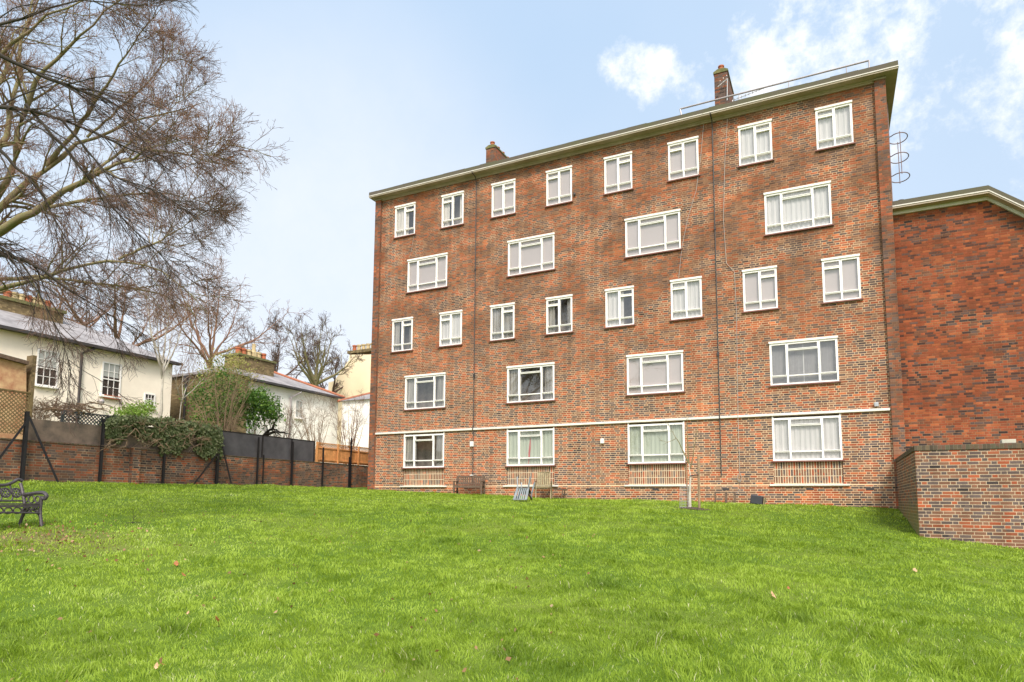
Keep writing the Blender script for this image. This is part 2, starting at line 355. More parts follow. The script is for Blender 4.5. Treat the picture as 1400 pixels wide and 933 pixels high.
def lawnmat():
    m, t, b = mat('lawn_soil_and_moss')
    P = t.new('ShaderNodeNewGeometry').outputs['Position']
    a = t.noise(P, .5, 4, .6); f = t.noise(P, 25., 4, .7)
    g = t.mix(f, (.06, .10, .012, 1), (.12, .19, .022, 1)); g = t.mix(t.mr(a, .45, .7), g, (.15, .19, .03, 1))
    bpp = at_d(60, 735, 11.); x, y, z = t.xyz(P)
    rr = t.m('ADD', t.m('POWER', t.m('DIVIDE', t.m('SUBTRACT', x, bpp.x), 1.9), 2.), t.m('POWER', t.m('DIVIDE', t.m('SUBTRACT', y, bpp.y), 1.0), 2.))
    g = t.mix(t.m('MULTIPLY', t.mr(t.m('ADD', rr, t.noise(P, 3., 4)),   .6, 1.6, 1., 0.), .55), g, (.17, .11, .065, 1))
    t.put(b.inputs['Base Color'], g); b.inputs['Roughness'].default_value = .95; b.inputs['Specular IOR Level'].default_value = .1
    return m
tag(np_mesh('ground', V, np.c_[q, q+1, q+nx_+1, q+nx_], lawnmat(), smooth=True), kind='structure')

# ------------------------------------------------------------------ grass
def blades():
    dens0, d0 = 5200., 5.
    th = math.pi/2+YAW
    pts = []
    def sample(r0, r1, n):
        r = np.sqrt(rng.random(n)*(r1*r1-r0*r0)+r0*r0); a = th+(rng.random(n)-.5)*R(92); return np.c_[r*np.cos(a), r*np.sin(a)-DIST], r
    out = []
    edges = [2.2, 5, 6.5, 8.5, 11, 14, 18, 23, 29, 36]
    for a, b in zip(edges[:-1], edges[1:]):
        mid = (a+b)/2; de = dens0*min(1, (d0/mid)**2); n = int(de*R(92)/2*(b*b-a*a)); p, r = sample(a, b, n); out.append((p, r))
    P = np.vstack([o[0] for o in out]); r = np.concatenate([o[1] for o in out])
    x, y = P.T
    keep = (y < -.03) & (x > -20.38) & ~((x > 1.70) & (y > -5.36))
    # worn bare patches near the iron bench
    bp = at_d(60, 735, 11.); dx = (x-bp.x)**2/2.2+(y-bp.y)**2/.7
    keep &= ~((dx < 1.5) & (vnoise(x, y, 2.2, 5) > .45) & (rng.random(len(x)) < .55))
    x, y, r = x[keep], y[keep], r[keep]; n = len(x)
    tuft = vnoise(x, y, 2.6, 1)*.6+vnoise(x, y, 6.3, 2)*.4; big = vnoise(x, y, .45, 3)*.6+vnoise(x, y, 1.1, 4)*.4
    h = (.026+.042*np.clip(tuft-.2, 0, 1)**1.5*1.6+.012*rng.random(n))*(.75+.5*rng.random(n))
    far = np.clip(r/11, 1, 1.6)
    h *= np.where(tuft > .74, 1.4, 1.)*np.where(tuft < .3, .75, 1.)
    rough_ = np.zeros(n)
    for u_, v_, s_ in ((236, 862, .16), (1318, 908, .2), (425, 776, .14), (610, 742, .2), (1085, 850, .15), (900, 880, .2), (300, 770, .15), (560, 905, .16), (820, 800, .18), (130, 900, .14), (1180, 870, .16), (700, 900, .12), (470, 800, .14)):
        d_ = ray(u_, v_); t_ = 2.
        while t_ < 40 and d_[2]*t_ > gz(d_[0]*t_, d_[1]*t_-DIST): t_ += .05
        rough_ = np.maximum(rough_, np.exp(-((x-d_[0]*t_)**2+(y+DIST-d_[1]*t_)**2)/(2*s_*s_)))
    h *= 1+.9*rough_
    w = .0021*np.maximum(1, r/4.6)*(.7+.6*rng.random(n))
    z = ground(x, y)
    # clumps lean together
    la = vnoise(x, y, 3.2, 8)*4*math.pi+rng.normal(0, .9, n); lean = h*(.35+.75*rng.random(n)); lx, ly = np.cos(la)*lean, np.sin(la)*lean
    wa = rng.random(n)*2*math.pi; wx, wy = np.cos(wa)*w, np.sin(wa)*w
    B = np.c_[x, y, z-.004]
    V = np.empty((n, 5, 3))
    V[:, 0] = B+np.c_[-wx, -wy, 0*wx]; V[:, 1] = B+np.c_[wx, wy, 0*wx]
    mid = B+np.c_[lx*.35, ly*.35, h*.62]
    V[:, 2] = mid+np.c_[wx*.8, wy*.8, 0*wx]; V[:, 3] = mid+np.c_[-wx*.8, -wy*.8, 0*wx]
    V[:, 4] = B+np.c_[lx, ly, h*(1-.25*(lean/h)**2)]
    base = np.arange(n)[:, None]*5
    F = np.vstack([base+[0, 1, 2], base+[0, 2, 3], base+[3, 2, 4]])
    tint = np.clip(.18+.5*big+.28*(vnoise(x, y, 3.1, 9)-.5)+rng.normal(0, .12, n), 0, .93); tint = np.clip(tint-.25*rough_, 0, 1); tint = np.where(rng.random(n) < (.022+.03*rough_)*np.clip((10-r)/5, 0, 1), 1., tint)
    return V.reshape(-1, 3), F, np.repeat(tint, 5)
V, F, T = blades()
M['grass'] = leafmat('grass_blade', [(.125, .20, .016), (.21, .31, .024), (.30, .415, .034), (.38, .50, .055), (.45, .56, .12), (.66, .62, .36)], .42)
tag(np_mesh('grass', V, F, M['grass'], tint=T), 'lush bright green uneven lawn grass sloping up to the brick flats', 'grass', kind='stuff')

# ------------------------------------------------------------------ main block of flats
XL, XR, TOP = -18.11, 1.68, 13.66
flats = thing('apartment_building', 'five storey red and brown brick block of flats with white windows facing the lawn', 'building', (0, 0, 0))
LX = [-16.6, -11.63, -6.69, -1.77]; LW = 2.05
SX = [-17.36, -14.87, -12.41, -9.92, -7.49, -5.03, -2.55, -.075]; SW = 1.09
ROWS = {'A': (11.70, 13.17), 'B': (9.06, 10.55), 'C': (6.46, 7.93), 'D': (3.84, 5.32), 'E': (1.32, 2.80)}
holes = []
for r_ in 'BDE': holes += [(x, x+LW, *ROWS[r_], r_) for x in LX]
for r_ in 'AC': holes += [(x, x+SW, *ROWS[r_], r_) for x in SX]
def wall_holes(x0, x1, z0, z1, hs, y, depth):
    mb = MB(); xs = sorted({x0, x1, *[h[0] for h in hs], *[h[1] for h in hs]}); zs = sorted({z0, z1, *[h[2] for h in hs], *[h[3] for h in hs]})
    for i in range(len(xs)-1):
        for j in range(len(zs)-1):
            cx, cz = (xs[i]+xs[i+1])/2, (zs[j]+zs[j+1])/2
            if any(h[0] < cx < h[1] and h[2] < cz < h[3] for h in hs): continue
            mb.quad((xs[i], y, zs[j]), (xs[i+1], y, zs[j]), (xs[i+1], y, zs[j+1]), (xs[i], y, zs[j+1]))
    for a, b, c, d in [h[:4] for h in hs]:
        mb.quad((a, y, c), (a, y, d), (a, y+depth, d), (a, y+depth, c)); mb.quad((b, y, c), (b, y+depth, c), (b, y+depth, d), (b, y, d))
        mb.quad((a, y, d), (b, y, d), (b, y+depth, d), (a, y+depth, d)); mb.quad((a, y, c), (a, y+depth, c), (b, y+depth, c), (b, y, c))
    return mb
mb = wall_holes(XL, XR, -1.6, TOP, holes+[(x, x+LW, .555, 1.319) for x in LX], 0., .28)
mb.quad((XR, 0, -1.6), (XR, 9, -1.6), (XR, 9, TOP), (XR, 0, TOP)); mb.quad((XL, 9, -1.6), (XL, 0, -1.6), (XL, 0, TOP), (XL, 9, TOP)); mb.quad((XR, 9, -1.6), (XL, 9, -1.6), (XL, 9, TOP), (XR, 9, TOP))
mb.build('wall', M['brick_main'], flats)
for a, b in ((XL-.30, XL+.004), (XR-.004, XR+.32)):
    p = MB().box(a, b, -.12, 9.1, -1.6, TOP-.06).build('pilaster', M['brick_pil'], flats); MB().box(a-.02, b+.02, -.15, .25, TOP-.06, TOP-.003).build('cap', M['soffit'], p)
for x in LX:
    MB().box(x+.001, x+LW-.001, .035, .25, .557, 1.317).build('brick_panel', M['brick_soldier'], flats)
    MB().box(x-.13, x+LW+.17, -.07, .05, .50, .556).build('ledge', M['ledge'], flats, bevel=.006)
MB().box(XL+.01, XR-.03, -.075, .03, 2.815, 2.895).build('string_course', M['ledge'], flats, bevel=.006)
# eaves: flat slab with cove, white drip and mossy upper edge
EX0, EX1, EY = XL-.48, XR+.68, -.41
e = MB().box(EX0+.02, EX1-.02, EY+.02, 9.5, TOP+.02, TOP+.07).build('soffit', M['soffit'], flats)
MB().box(XL-.3, XR+.32, -.055, .0, TOP-.075, TOP+.018).box(XL-.3, XR+.32, -.10, -.056, TOP-.03, TOP+.018).build('cove', M['soffit_dim'], e)
MB().box(EX0, EX1, EY, EY+.06, TOP+.075, TOP+.108).box(EX1-.06, EX1, EY+.06, 9.5, TOP+.075, TOP+.108).build('drip_strip', M['drip'], flats)
mb = MB(); random.seed(3)
x = EX0+.012
while x < EX1-.5:
    w = random.uniform(.3, .9); x2 = min(x+w, EX1-.012); mb.box(x, x2, EY+.012+random.uniform(0, .006), 9.45, TOP+.117, TOP+.275+random.uniform(-.008, .012)); x = x2
if x < EX1-.012: mb.box(x, EX1-.012, EY+.014, 9.45, TOP+.117, TOP+.28)
mb.build('roof', M['roofedge'], flats)

def make_window(W, H, small, flip=False):
    """frame mesh at origin = lower left outer corner, opens toward -Y"""
    mb = MB(); f = .046
    y0, y1 = -.018, .07
    mb.box(0, f, y0, y1, 0, H).box(W-f, W, y0, y1, 0, H).box(f, W-f, y0, y1, 0, f).box(f, W-f, y0, y1, H-f-.06, H-.062)
    lights = []
    H2 = H-.062
    zt = .20*H; ztop = H2-f-.20
    if small:
        xm = W*.5; mb.box(xm-.023, xm+.023, y0+.006, y1, f, H2-f)
        cols = [(f, xm-.023), (xm+.023, W-f)]
        for i, (a, b) in enumerate(cols):
            mb.box(a, b, y0+.01, y1, zt-.015, zt+.015); lights.append((a, b, f, zt-.015, 0))
            if (i == 1) != flip: mb.box(a, b, y0+.01, y1, ztop-.035, ztop+.015); lights += [(a, b, zt+.015, ztop-.035, 1), (a, b, ztop+.015, H2-f, 1)]
            else: lights.append((a, b, zt+.015, H2-f, 1))
    else:
        xa, xb = W*.262, W*.728
        for xm in (xa, xb): mb.box(xm-.023, xm+.023, y0+.006, y1, f, H2-f)
        for i, (a, b) in enumerate([(f, xa-.023), (xa+.023, xb-.023), (xb+.023, W-f)]):
            mb.box(a, b, y0+.01, y1, zt-.015, zt+.015); lights.append((a, b, f, zt-.015, 0))
            if i == 1: mb.box(a, b, y0+.01, y1, ztop-.03, ztop+.012); lights += [(a, b, zt+.015, ztop-.03, 0), (a, b, ztop+.012, H2-f, 1)]
            else: lights.append((a, b, zt+.015, H2-f, 1))
    for a, b, c, d, sash in lights:   # opening sashes are a second, slimmer frame
        s = .019 if sash else .008; q0, q1 = (y0-.006 if sash else y0+.02), y1-.005
        e_ = .0015
        mb.box(a-e_, a+s, q0, q1, c-e_, d+e_).box(b-s, b+e_, q0, q1, c-e_, d+e_).box(a+s, b-s, q0, q1, c-e_, c+s).box(a+s, b-s, q0, q1, d-s, d+e_)
    me = mb; return me
def curtain_mesh(W, H, kind):
    mb = MB()
    def sheet(a, b, z0, z1, y=.10, amp=.012, step=.03, seed=1):
        n = max(2, int((b-a)/step)); rr = random.Random(seed); prev = None
        for i in range(n+1):
            x = a+(b-a)*i/n; yy = y+amp*math.sin(i*1.25+rr.random()*.9)
            if prev: mb.quad((prev[0], prev[1], z0), (x, yy, z0), (x, yy, z1), (prev[0], prev[1], z1))
            prev = (x, yy)
    if kind == 'full': sheet(.02, W-.02, .02, H-.04)
    elif kind == 'blind': mb.box(.03, W-.03, .085, .09, .03, H-.04)  # flat panel that carries the painted sky reflection behind the glass
    elif kind == 'split': sheet(.02, W*.30, .02, H-.04, seed=2); sheet(W*.78, W-.02, .02, H-.04, seed=3); mb.box(.02, W-.02, .08, .12, H-.07, H-.045)
    elif kind == 'half': sheet(.02, W*.62, .02, H-.04, seed=4)
    elif kind == 'venetian':
        for i in range(44): z = .04+i*(H-.12)/44; mb.quad((.03, .13, z+.012), (W-.03, .13, z+.012), (W-.03, .155, z+.030), (.03, .155, z+.030))
        for xx in (.25, .5, .75): mb.box(W*xx-.012, W*xx+.012, .122, .127, .03, H-.05)
    return mb
_mc = {}
def cached(key, fn):
    if key not in _mc:
        o = fn(); _mc[key] = o.data; bpy.data.objects.remove(o)
    return _mc[key]
def add_window(x, z0, z1, W, small, flip, curtain, cmat, ground_floor=False):
    H = z1-z0
    fr = cached(('f', W, round(H, 3), flip), lambda: make_window(W, H, small, flip).build('window', M['white']))
    w = bpy.data.objects.new('window', fr); COL.objects.link(w); w.parent = flats; w.location = (x, 0, z0)
    def sub(name, data, m=None):
        o = bpy.data.objects.new(name, data); COL.objects.link(o); o.parent = w
        if m is not None: o.material_slots[0].link = 'OBJECT'; o.material_slots[0].material = m
        return o
    sub('pane', cached(('g', W, H), lambda: MB().quad((.03, .035, .03), (W-.03, .035, .03), (W-.03, .035, H-.07), (.03, .035, H-.07)).build('pane', M['glass'])))
    if curtain:
        sub('curtain', cached(('c', W, H, curtain), lambda: curtain_mesh(W, H, curtain).build('curtain', M['net'])), cmat)
    sub('room', cached(('r', W, H), lambda: MB().box(-.3, W+.3, .62, .66, -.3, H+.2).build('room', M['room'])))
    if not ground_floor:
        sub('lintel', cached(('l', W, H), lambda: MB().box(-.018, W+.018, -.055, .1, H-.062, H+.004).build('lintel', M['lintel'], bevel=.006)))
    sub('sill', cached(('s', W), lambda: MB().box(-.055, W+.055, -.075, .02, -.045, -.002).build('sill', M['sill'], bevel=.006)))
    return w
cur = {('A', 0): ('half', 'netwarm'), ('A', 1): ('split', 'netwarm'), ('A', 2): ('blind', 'blind'), ('A', 3): ('blind', 'blind'), ('A', 4): ('blind', 'blind'), ('A', 5): ('blind', 'blind'), ('A', 6): ('full', 'net'), ('A', 7): ('full', 'net'),
       ('B', 0): ('blind', 'blind'), ('B', 1): ('blind', 'blind'), ('B', 2): ('blind', 'blind'), ('B', 3): ('full', 'net'),
       ('C', 0): ('split', 'netdark'), ('C', 1): ('full', 'net'), ('C', 2): ('full', 'netdark'), ('C', 3): ('split', 'netdark'), ('C', 4): ('half', 'net'), ('C', 5): ('full', 'net'), ('C', 6): ('blind', 'blind'), ('C', 7): ('blind', 'blind'),
       ('D', 0): ('split', 'netdark'), ('D', 1): ('split', 'netdark'), ('D', 2): ('blind', 'blind'), ('D', 3): ('venetian', 'net'),
       ('E', 0): ('split', 'netdark'), ('E', 1): ('full', 'netgreen'), ('E', 2): ('full', 'netgreen'), ('E', 3): ('full', 'net')}
wl = {('E', 1): 'window with pale green curtains and a hanging red ribbon', ('D', 3): 'window with closed venetian blinds', ('E', 0): 'dark uncurtained ground floor window'}
for r_, (z0, z1) in ROWS.items():
    small = r_ in 'AC'
    for i, x in enumerate(SX if small else LX):
        k, cm = cur[(r_, i)]
        w = add_window(x, z0, z1, SW if small else LW, small, bool(i % 2), k, M[cm] if cm else None, r_ == 'E')
        if (r_, i) in wl: w['label'] = wl[(r_, i)]
        if (r_, i) == ('E', 1): MB().bar((1.02, .10, 1.1), (.88, .10, .06), .075, .01, up=(0, 1, 0)).build('ribbon', M['redcloth'], w)

def chimney(parent, x, y, z0, z1, w, l, pots, wallm, potm, potr=.105, poth=.24):
    c = MB().box(x-w/2, x+w/2, y, y+l, z0, z1).build('chimney', wallm, parent)
    MB().prism([(x-w/2-.03, z1), (x+w/2+.03, z1), (x+w/2+.03, z1+.07), (x+.12, z1+.16), (x-.12, z1+.16), (x-w/2-.03, z1+.07)], y-.03, y+l+.03).build('cap', M['moss'], c)
    for k in range(pots):
        yy = y+.16+(l-.32)*(k/(max(1, pots-1)))
        MB().lathe((x+random.uniform(-.01, .01), yy, z1+.12), [(potr*.95, 0), (potr*.9, poth*.6), (potr*.92, poth*.8), (potr*1.12, poth*.82), (potr*1.14, poth), (potr*.9, poth*1.0), (potr*.85, poth*.5)]).build('chimney_pot', potm, c, smooth=False)
    return c
c1 = chimney(flats, -14.1, 3.0, TOP+.1, 16.72, .52, 2.9, 6, M['brick_pil'], M['pot'])
c2 = chimney(flats, -3.36, 2.0, TOP+.1, 16.72, .50, 1.75, 6, M['brick_sooty'], M['pot'])
# television aerials
def aerial(base, top, arm, n, parent, el=.28):
    mb = MB().tube([base, top], .018, 6); a = Vector(top); b = a+Vector(arm); mb.tube([a, b], .014, 6)
    d = (b-a).normalized(); r = d.cross(Vector((0, 0, 1))).normalized()
    for i in range(n): p = a+(b-a)*((i+.5)/n); mb.tube([p-r*el*.5+Vector((0, 0, .03)), p+r*el*.5-Vector((0, 0, .03))], .009, 4)
    return mb.build('aerial', M['alu'], parent)
aerial((-2.95, 2.0, TOP+.2), (-2.95, 2.0, 15.45), (1.2, .15, .28), 9, flats)
aerial((-13.75, 3.0, 15.2), (-13.6, 2.7, 15.35), (.95, -.1, -.12), 3, flats, .6)
aerial((-3.15, 2.0, 15.5), (-3.1, 1.85, 16.3), (-.35, -.1, -.3), 3, flats, .5)
# roof edge guard rail
mb = MB(); zr = 15.02
mb.tube([(-4.76, 1, zr), (1.64, 1, zr+.02)], .032, 8).tube([(-4.76, 1, zr), (-4.70, 1, zr-.35), (-4.72, 1, TOP+.2)], .028, 8).tube([(1.64, 1, zr+.02), (1.64, 1, TOP+.2)], .022, 8)
for x in (-2.6, -.9, .95): mb.tube([(x, 1, zr+.03), (x, 1.0, TOP+.2)], .016, 6)
mb.build('guard_rail', M['metal'], flats)
# hooped roof ladder on the side wall
mb = MB(); ly = 1.6
for s in (-.2, .2): mb.tube([(2.14, ly+s, 9.6), (2.14, ly+s, 13.6)], .018, 6)
for i in range(13): mb.tube([(2.14, ly-.2, 9.8+i*.3), (2.14, ly+.2, 9.8+i*.3)], .012, 6)
hz = [10.95, 11.65, 12.35]
for z in hz:
    pts = [(2.14+.28*(1-math.cos(a))-.0, ly+.38*math.sin(a), z) for a in np.linspace(R(38), R(322), 22)]
    pts = [(2.14, ly+.2, z)]+pts+[(2.14, ly-.2, z)]
    mb.tube(pts, .016, 6)
for a in (R(95), R(265)): mb.tube([(2.14+.28*(1-math.cos(a)), ly+.38*math.sin(a), hz[0]-.05), (2.14+.28*(1-math.cos(a)), ly+.38*math.sin(a), hz[-1]+.05)], .013, 6)
mb.build('caged_ladder', M['ironrust'], flats)
# pipes and cables on the face
def wob(x, z0, z1, n=14, amp=.012, y=-.03):
    return [(x+random.uniform(-amp, amp), y, z0+(z1-z0)*i/n) for i in range(n+1)]
xa = on_y(649, 480).x; xb_ = on_y(982, 480).x
for x, zlo in ((xa, .7), (xb_, .85)):
    p = MB().tube([(x, -.034, zlo), (x, -.034, 2.80), (x, -.095, 2.83), (x, -.095, 2.89), (x, -.034, 2.95), (x, -.034, TOP-.30), (x, -.12, TOP-.05), (x, -.40, TOP-.0), (x, -.44, TOP+.06)], .019, 8).build('downpipe', M['darkpipe'], flats)
    MB().box(x-.035, x+.035, -.07, -.002, 5.0, 5.14).box(x-.03, x+.03, -.065, -.002, 9.55, 9.63).build('bracket', M['darkpipe'], p)
cp = [on_y(u, v, -.03) for u, v in ((963, 158), (958, 215), (952, 260), (940, 300), (932, 340), (928, 380))]
MB().tube([(cp[0].x, -.43, TOP+.1)]+cp, .008, 5).build('cable', M['cable'], flats)
cp = [on_y(u, v, -.03) for u, v in ((995, 152), (991, 220), (989, 300), (993, 360), (1004, 372), (1007, 430), (1008, 500), (1009, 560), (1011, 628), (1011, 648))]
cb = MB().tube([(cp[0].x, -.43, TOP+.1)]+cp[:8]+[(cp[8].x, -.10, 2.86)]+cp[8:], .009, 5)
coil = on_y(1011, 652, -.05)
cb.tube([(coil.x+.06*math.sin(a), -.05-.01*math.cos(a*.3), coil.z+.12*math.cos(a)-.004*a) for a in np.linspace(0, 18, 60)], .007, 4)
cb.tube([on_y(1011, 655, -.03), on_y(1012, 668, -.03), on_y(1007, 676, -.03)], .006, 4)
cb.build('cable', M['cable'], flats)
cp = [on_y(u, v, -.02) for u, v in ((566, 322), (562, 345), (560, 352))]; MB().tube(cp, .006, 4).build('cable', M['cable'], flats)
for u, v, s, mm, nm in ((646, 607.5, .17, 'box', 'wall_light'), (824, 603.5, .15, 'box', 'wall_light')):
    p = on_y(u, v); MB().box(p.x-s*.45, p.x+s*.45, -.10, -.002, p.z-s*.62, p.z+s*.62).build(nm, M[mm], flats, bevel=.015)
for xx in (-15.6, -13.3, -10.6, -8.2, -5.7, -3.3, -.7, 1.0):
    MB().box(xx-.11, xx+.11, -.006, .01, .36, .43).build('air_brick', M['pot' if xx < -9 else 'darkpipe'], flats)
p = on_y(1198, 553.5); MB().box(p.x-.06, p.x+.06, -.11, -.002, p.z-.065, p.z+.065).build('security_sensor', M['boxgrey'], flats, bevel=.012)
p = on_y(786, 267.); MB().lathe((p.x, -.05, p.z-.04), [(.03, 0), (.05, .04), (.045, .09)], 10).build('vent_cowl', M['darkpipe'], flats)

# ------------------------------------------------------------------ annex and low wall
ann = thing('brick_annex', 'windowless red brick end wall with sloping pale eaves at the right edge', 'building')
ay = .34
prof = [(2.005, -1.6), (9.0, -1.6), (9.0, 9.26-.83*4.5), (4.5, 9.26), (2.005, 9.26)]
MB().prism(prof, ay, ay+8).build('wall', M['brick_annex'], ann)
def eave(zo, h, y0, y1, name, m):
    mb = MB()
    a, b, c = (2.01, 9.26+zo), (4.5+.02, 9.26+zo), (9.0, 9.26+zo-.83*4.48)
    mb.prism([a, b, (b[0], b[1]+h), (a[0], a[1]+h)], y0, y1)
    mb.prism([(b[0]+.001, b[1]), c, (c[0], c[1]+h*1.25), (b[0]+.001, b[1]+h)], y0, y1)
    return mb.build(name, m, ann)
eave(.005, .05, .0, ay+7.9, 'soffit', M['soffit_dim'])
eave(-.10, .10, ay-.07, ay-.002, 'cove', M['drip'])
eave(.057, .035, -.02, ay+7.9, 'drip_strip', M['drip'])
eave(.094, .15, .0, ay+7.95, 'roof', M['roofedge'])
MB().lathe((2.3, .5, 9.45), [(.14, 0), (.15, .15), (.1, .24), (.02, .27)], 12).build('vent_cowl', M['darkpipe'], ann)

lw = thing('low_brick_wall', 'low brick garden wall with soldier coping stepping forward at the right corner', 'wall')
wx, wy, wz = 1.73, -5.34, 1.19
MB().prism([(-.125, -2.2), (-.125, wz), (wy, wz), (wy, -2.2)], wx, wx+.33, axis='x').box(wx+.33, 10.5, wy, wy+.33, -2.2, wz).build('wall', M['brick_low'], lw)
MB().box(wx-.02, 10.5, wy-.02, wy+.35, wz+.002, wz+.125).box(wx-.02, wx+.35, wy+.35, -.125, wz+.002, wz+.125).build('coping', M['brick_coping'], lw, bevel=.012)
p = on_y(1378, 604, wy+.15)
tag(MB().box(p.x-.13, p.x+.13, wy+.05, wy+.25, wz+.13, wz+.215).build('stone_block', M['stone'], bevel=.01), 'small pale stone block lying on top of the low wall coping', 'block')

# ------------------------------------------------------------------ boundary wall on the left
BX = -20.5
bw = thing('boundary_wall', 'long old red brick garden wall along the left edge of the lawn', 'wall')
MB().box(BX-.3, BX, -24, 12, -.6, 1.56).build('wall', M['brick_old'], bw)
MB().box(BX-.32, BX+.02, -24, 12, 1.562, 1.60).build('coping', M['brick_coping'], bw)
def yb(u, X=BX): return on_x(u, 620, X).y
y182 = yb(183); MB().box(BX, BX+.16, y182-.13, y182+.13, -.2, on_x(183, 612, BX).z).build('pier', M['brick_old'], bw)
# panels on top of the wall
zt = 2.48
def sheet(u0, u1, z0, z1, m, name, label, cat, thick=.03, x=BX-.08):
    return tag(MB().box(x-thick, x, yb(u0), yb(u1), z0, z1).build(name, m), label, cat)
s = sheet(38, 143, 1.60, 2.22, M['netbrown'], 'windbreak_sheet', 'sagging grey netting sheet on the wall below dead climber stems', 'fence panel')
sheet(144, 302, 1.60, 2.36, M['netbrown'], 'backing_panel', 'dark brown panel on the wall hidden behind the ivy', 'fence panel')
fe = thing('black_sheet_fence', 'black sheeted fence panels standing on the brick wall', 'fence', (0, 0, 0))
us = [303, 360, 400, 431]
for a, b in zip(us[:-1], us[1:]):
    MB().box(BX-.10, BX-.07, yb(a)+.02, yb(b)-.02, 1.60, zt).build('panel', M['mesh'], fe)
for a in us: MB().box(BX-.14, BX-.06, yb(a)-.04, yb(a)+.04, 1.55, zt+.03).build('post', M['black'], fe)
MB().box(BX-.12, BX-.06, yb(303), yb(431), zt, zt+.04).build('rail', M['black'], fe)
fe = thing('timber_fence', 'orange brown timber fence with trellis top on the brick wall beside the flats', 'fence')
us = [434, 463, 491, 516]; mb = MB(); tb = MB()
y = yb(434)
while y < yb(530):
    mb.box(BX-.12+random.uniform(0, .008), BX-.09+random.uniform(0, .006), y, y+.135, 1.62, 2.24); y += .142
for a in np.arange(yb(434), yb(530), .1):
    tb.bar((BX-.1, a, 2.27), (BX-.1, a+.2, 2.45), .02, .012, up=(1, 0, 0)); tb.bar((BX-.085, a+.2, 2.27), (BX-.085, a, 2.45), .02, .012, up=(1, 0, 0))
mb.build('boards', M['fencewood'], fe); tb.build('trellis', M['fencewood'], fe)
MB().box(BX-.08, BX-.05, yb(434), yb(530), 2.24, 2.28).box(BX-.08, BX-.05, yb(434), yb(530), 2.45, 2.49).box(BX-.08, BX-.05, yb(434), yb(530), 1.7, 1.76).build('rail', M['fencewood'], fe)
for a in us: MB().box(BX-.05, BX+.0, yb(a)-.04, yb(a)+.04, 1.60, 2.5).build('post', M['fencewood'], fe)
def trellis(u0, u1, z0, z1, m, label, name='trellis_panel', step=.11, x=BX-.12, frame=True):
    ya, yb2 = yb(u0), yb(u1); mb = MB(); hh = z1-z0
    a = ya-hh
    while a < yb2:
        for sgn in (0, 1):
            p0 = [a, z0]; p1 = [a+hh, z1]
            if sgn: p0, p1 = [a+hh, z0], [a, z1]
            # clip to the panel
            d = (p1[0]-p0[0]); t0, t1 = 0., 1.
            for lim, s_ in ((ya, 1), (yb2, -1)):
                ta = (lim-p0[0])/d
                if (d > 0) == (s_ > 0): t0 = max(t0, ta)
                else: t1 = min(t1, ta)
            if t1-t0 > .02: mb.bar((x+.012*sgn, p0[0]+d*t0, p0[1]+(p1[1]-p0[1])*t0), (x+.012*sgn, p0[0]+d*t1, p0[1]+(p1[1]-p0[1])*t1), .028, .011, up=(1, 0, 0))
        a += step
    o = thing(name, label, 'trellis'); mb.build('lattice', m, o)
    if frame: MB().box(x-.03, x+.035, ya-.06, ya, z0, z1).box(x-.03, x+.035, yb2, yb2+.07, z0, z1+.05).box(x-.03, x+.035, ya, yb2, z1, z1+.04).build('frame', m, o)
    return o
trellis(-60, 38, 1.75, on_x(20, 535, BX).z, M['trellis'], 'brown diagonal timber trellis panel on the wall at the left edge')
trellis(86, 158, 1.98, on_x(120, 566, BX).z, M['trellisdark'], 'dark grey diagonal trellis behind the dead climber')
# iron posts, some with raking struts
def post(u, vtop, label, struts=(), r=.035):
    y = yb(u, BX+.1); ztp = on_x(u, vtop, BX+.1).z; x = BX+.09; g = gz(x, y)
    o = thing('iron_post', label, 'post', (x, y, g), 0, 'black iron posts along the boundary wall')
    MB().box(-r*.2, r*1.2, -r, r, -.1, ztp-g).box(-r*.2+.001, -r*.2+.012, -r*1.5, r*1.5, -.1, ztp-g-.01).build('upright', M['black'], o)
    for uf, f in struts:
        yf = yb(uf, BX+.25)-y
        MB().bar((r*.6, 0, (ztp-g)*f), (.2, yf, -.05), .055, .02, up=(1, 0, 0)).build('strut', M['black'], o)
    return o
post(33, 562, 'stout black iron post with two raking struts near the left edge', [(82, .97), (-22, .86)], .042)
post(139, 573, 'plain black iron post between the netting sheet and the ivy')
post(225, 592, 'plain black iron post under the right part of the ivy')
post(298, 590, 'black iron post with two raking struts at the end of the ivy', [(318, .98), (266, .6)], .045)
post(353, 598, 'thin black post against the first black fence panel join', (), .028)
post(361, 622, 'short thin black post rising only to the top of the brick wall', (), .02)
post(400, 604, 'black iron post against the middle of the black fence', (), .035)
post(442, 612, 'black post at the left end of the timber fence', (), .03)
post(480, 599, 'tallest slim black post in front of the timber fence', (), .03)
post(478, 625, 'short leaning black post beside the tallest slim post', (), .025)

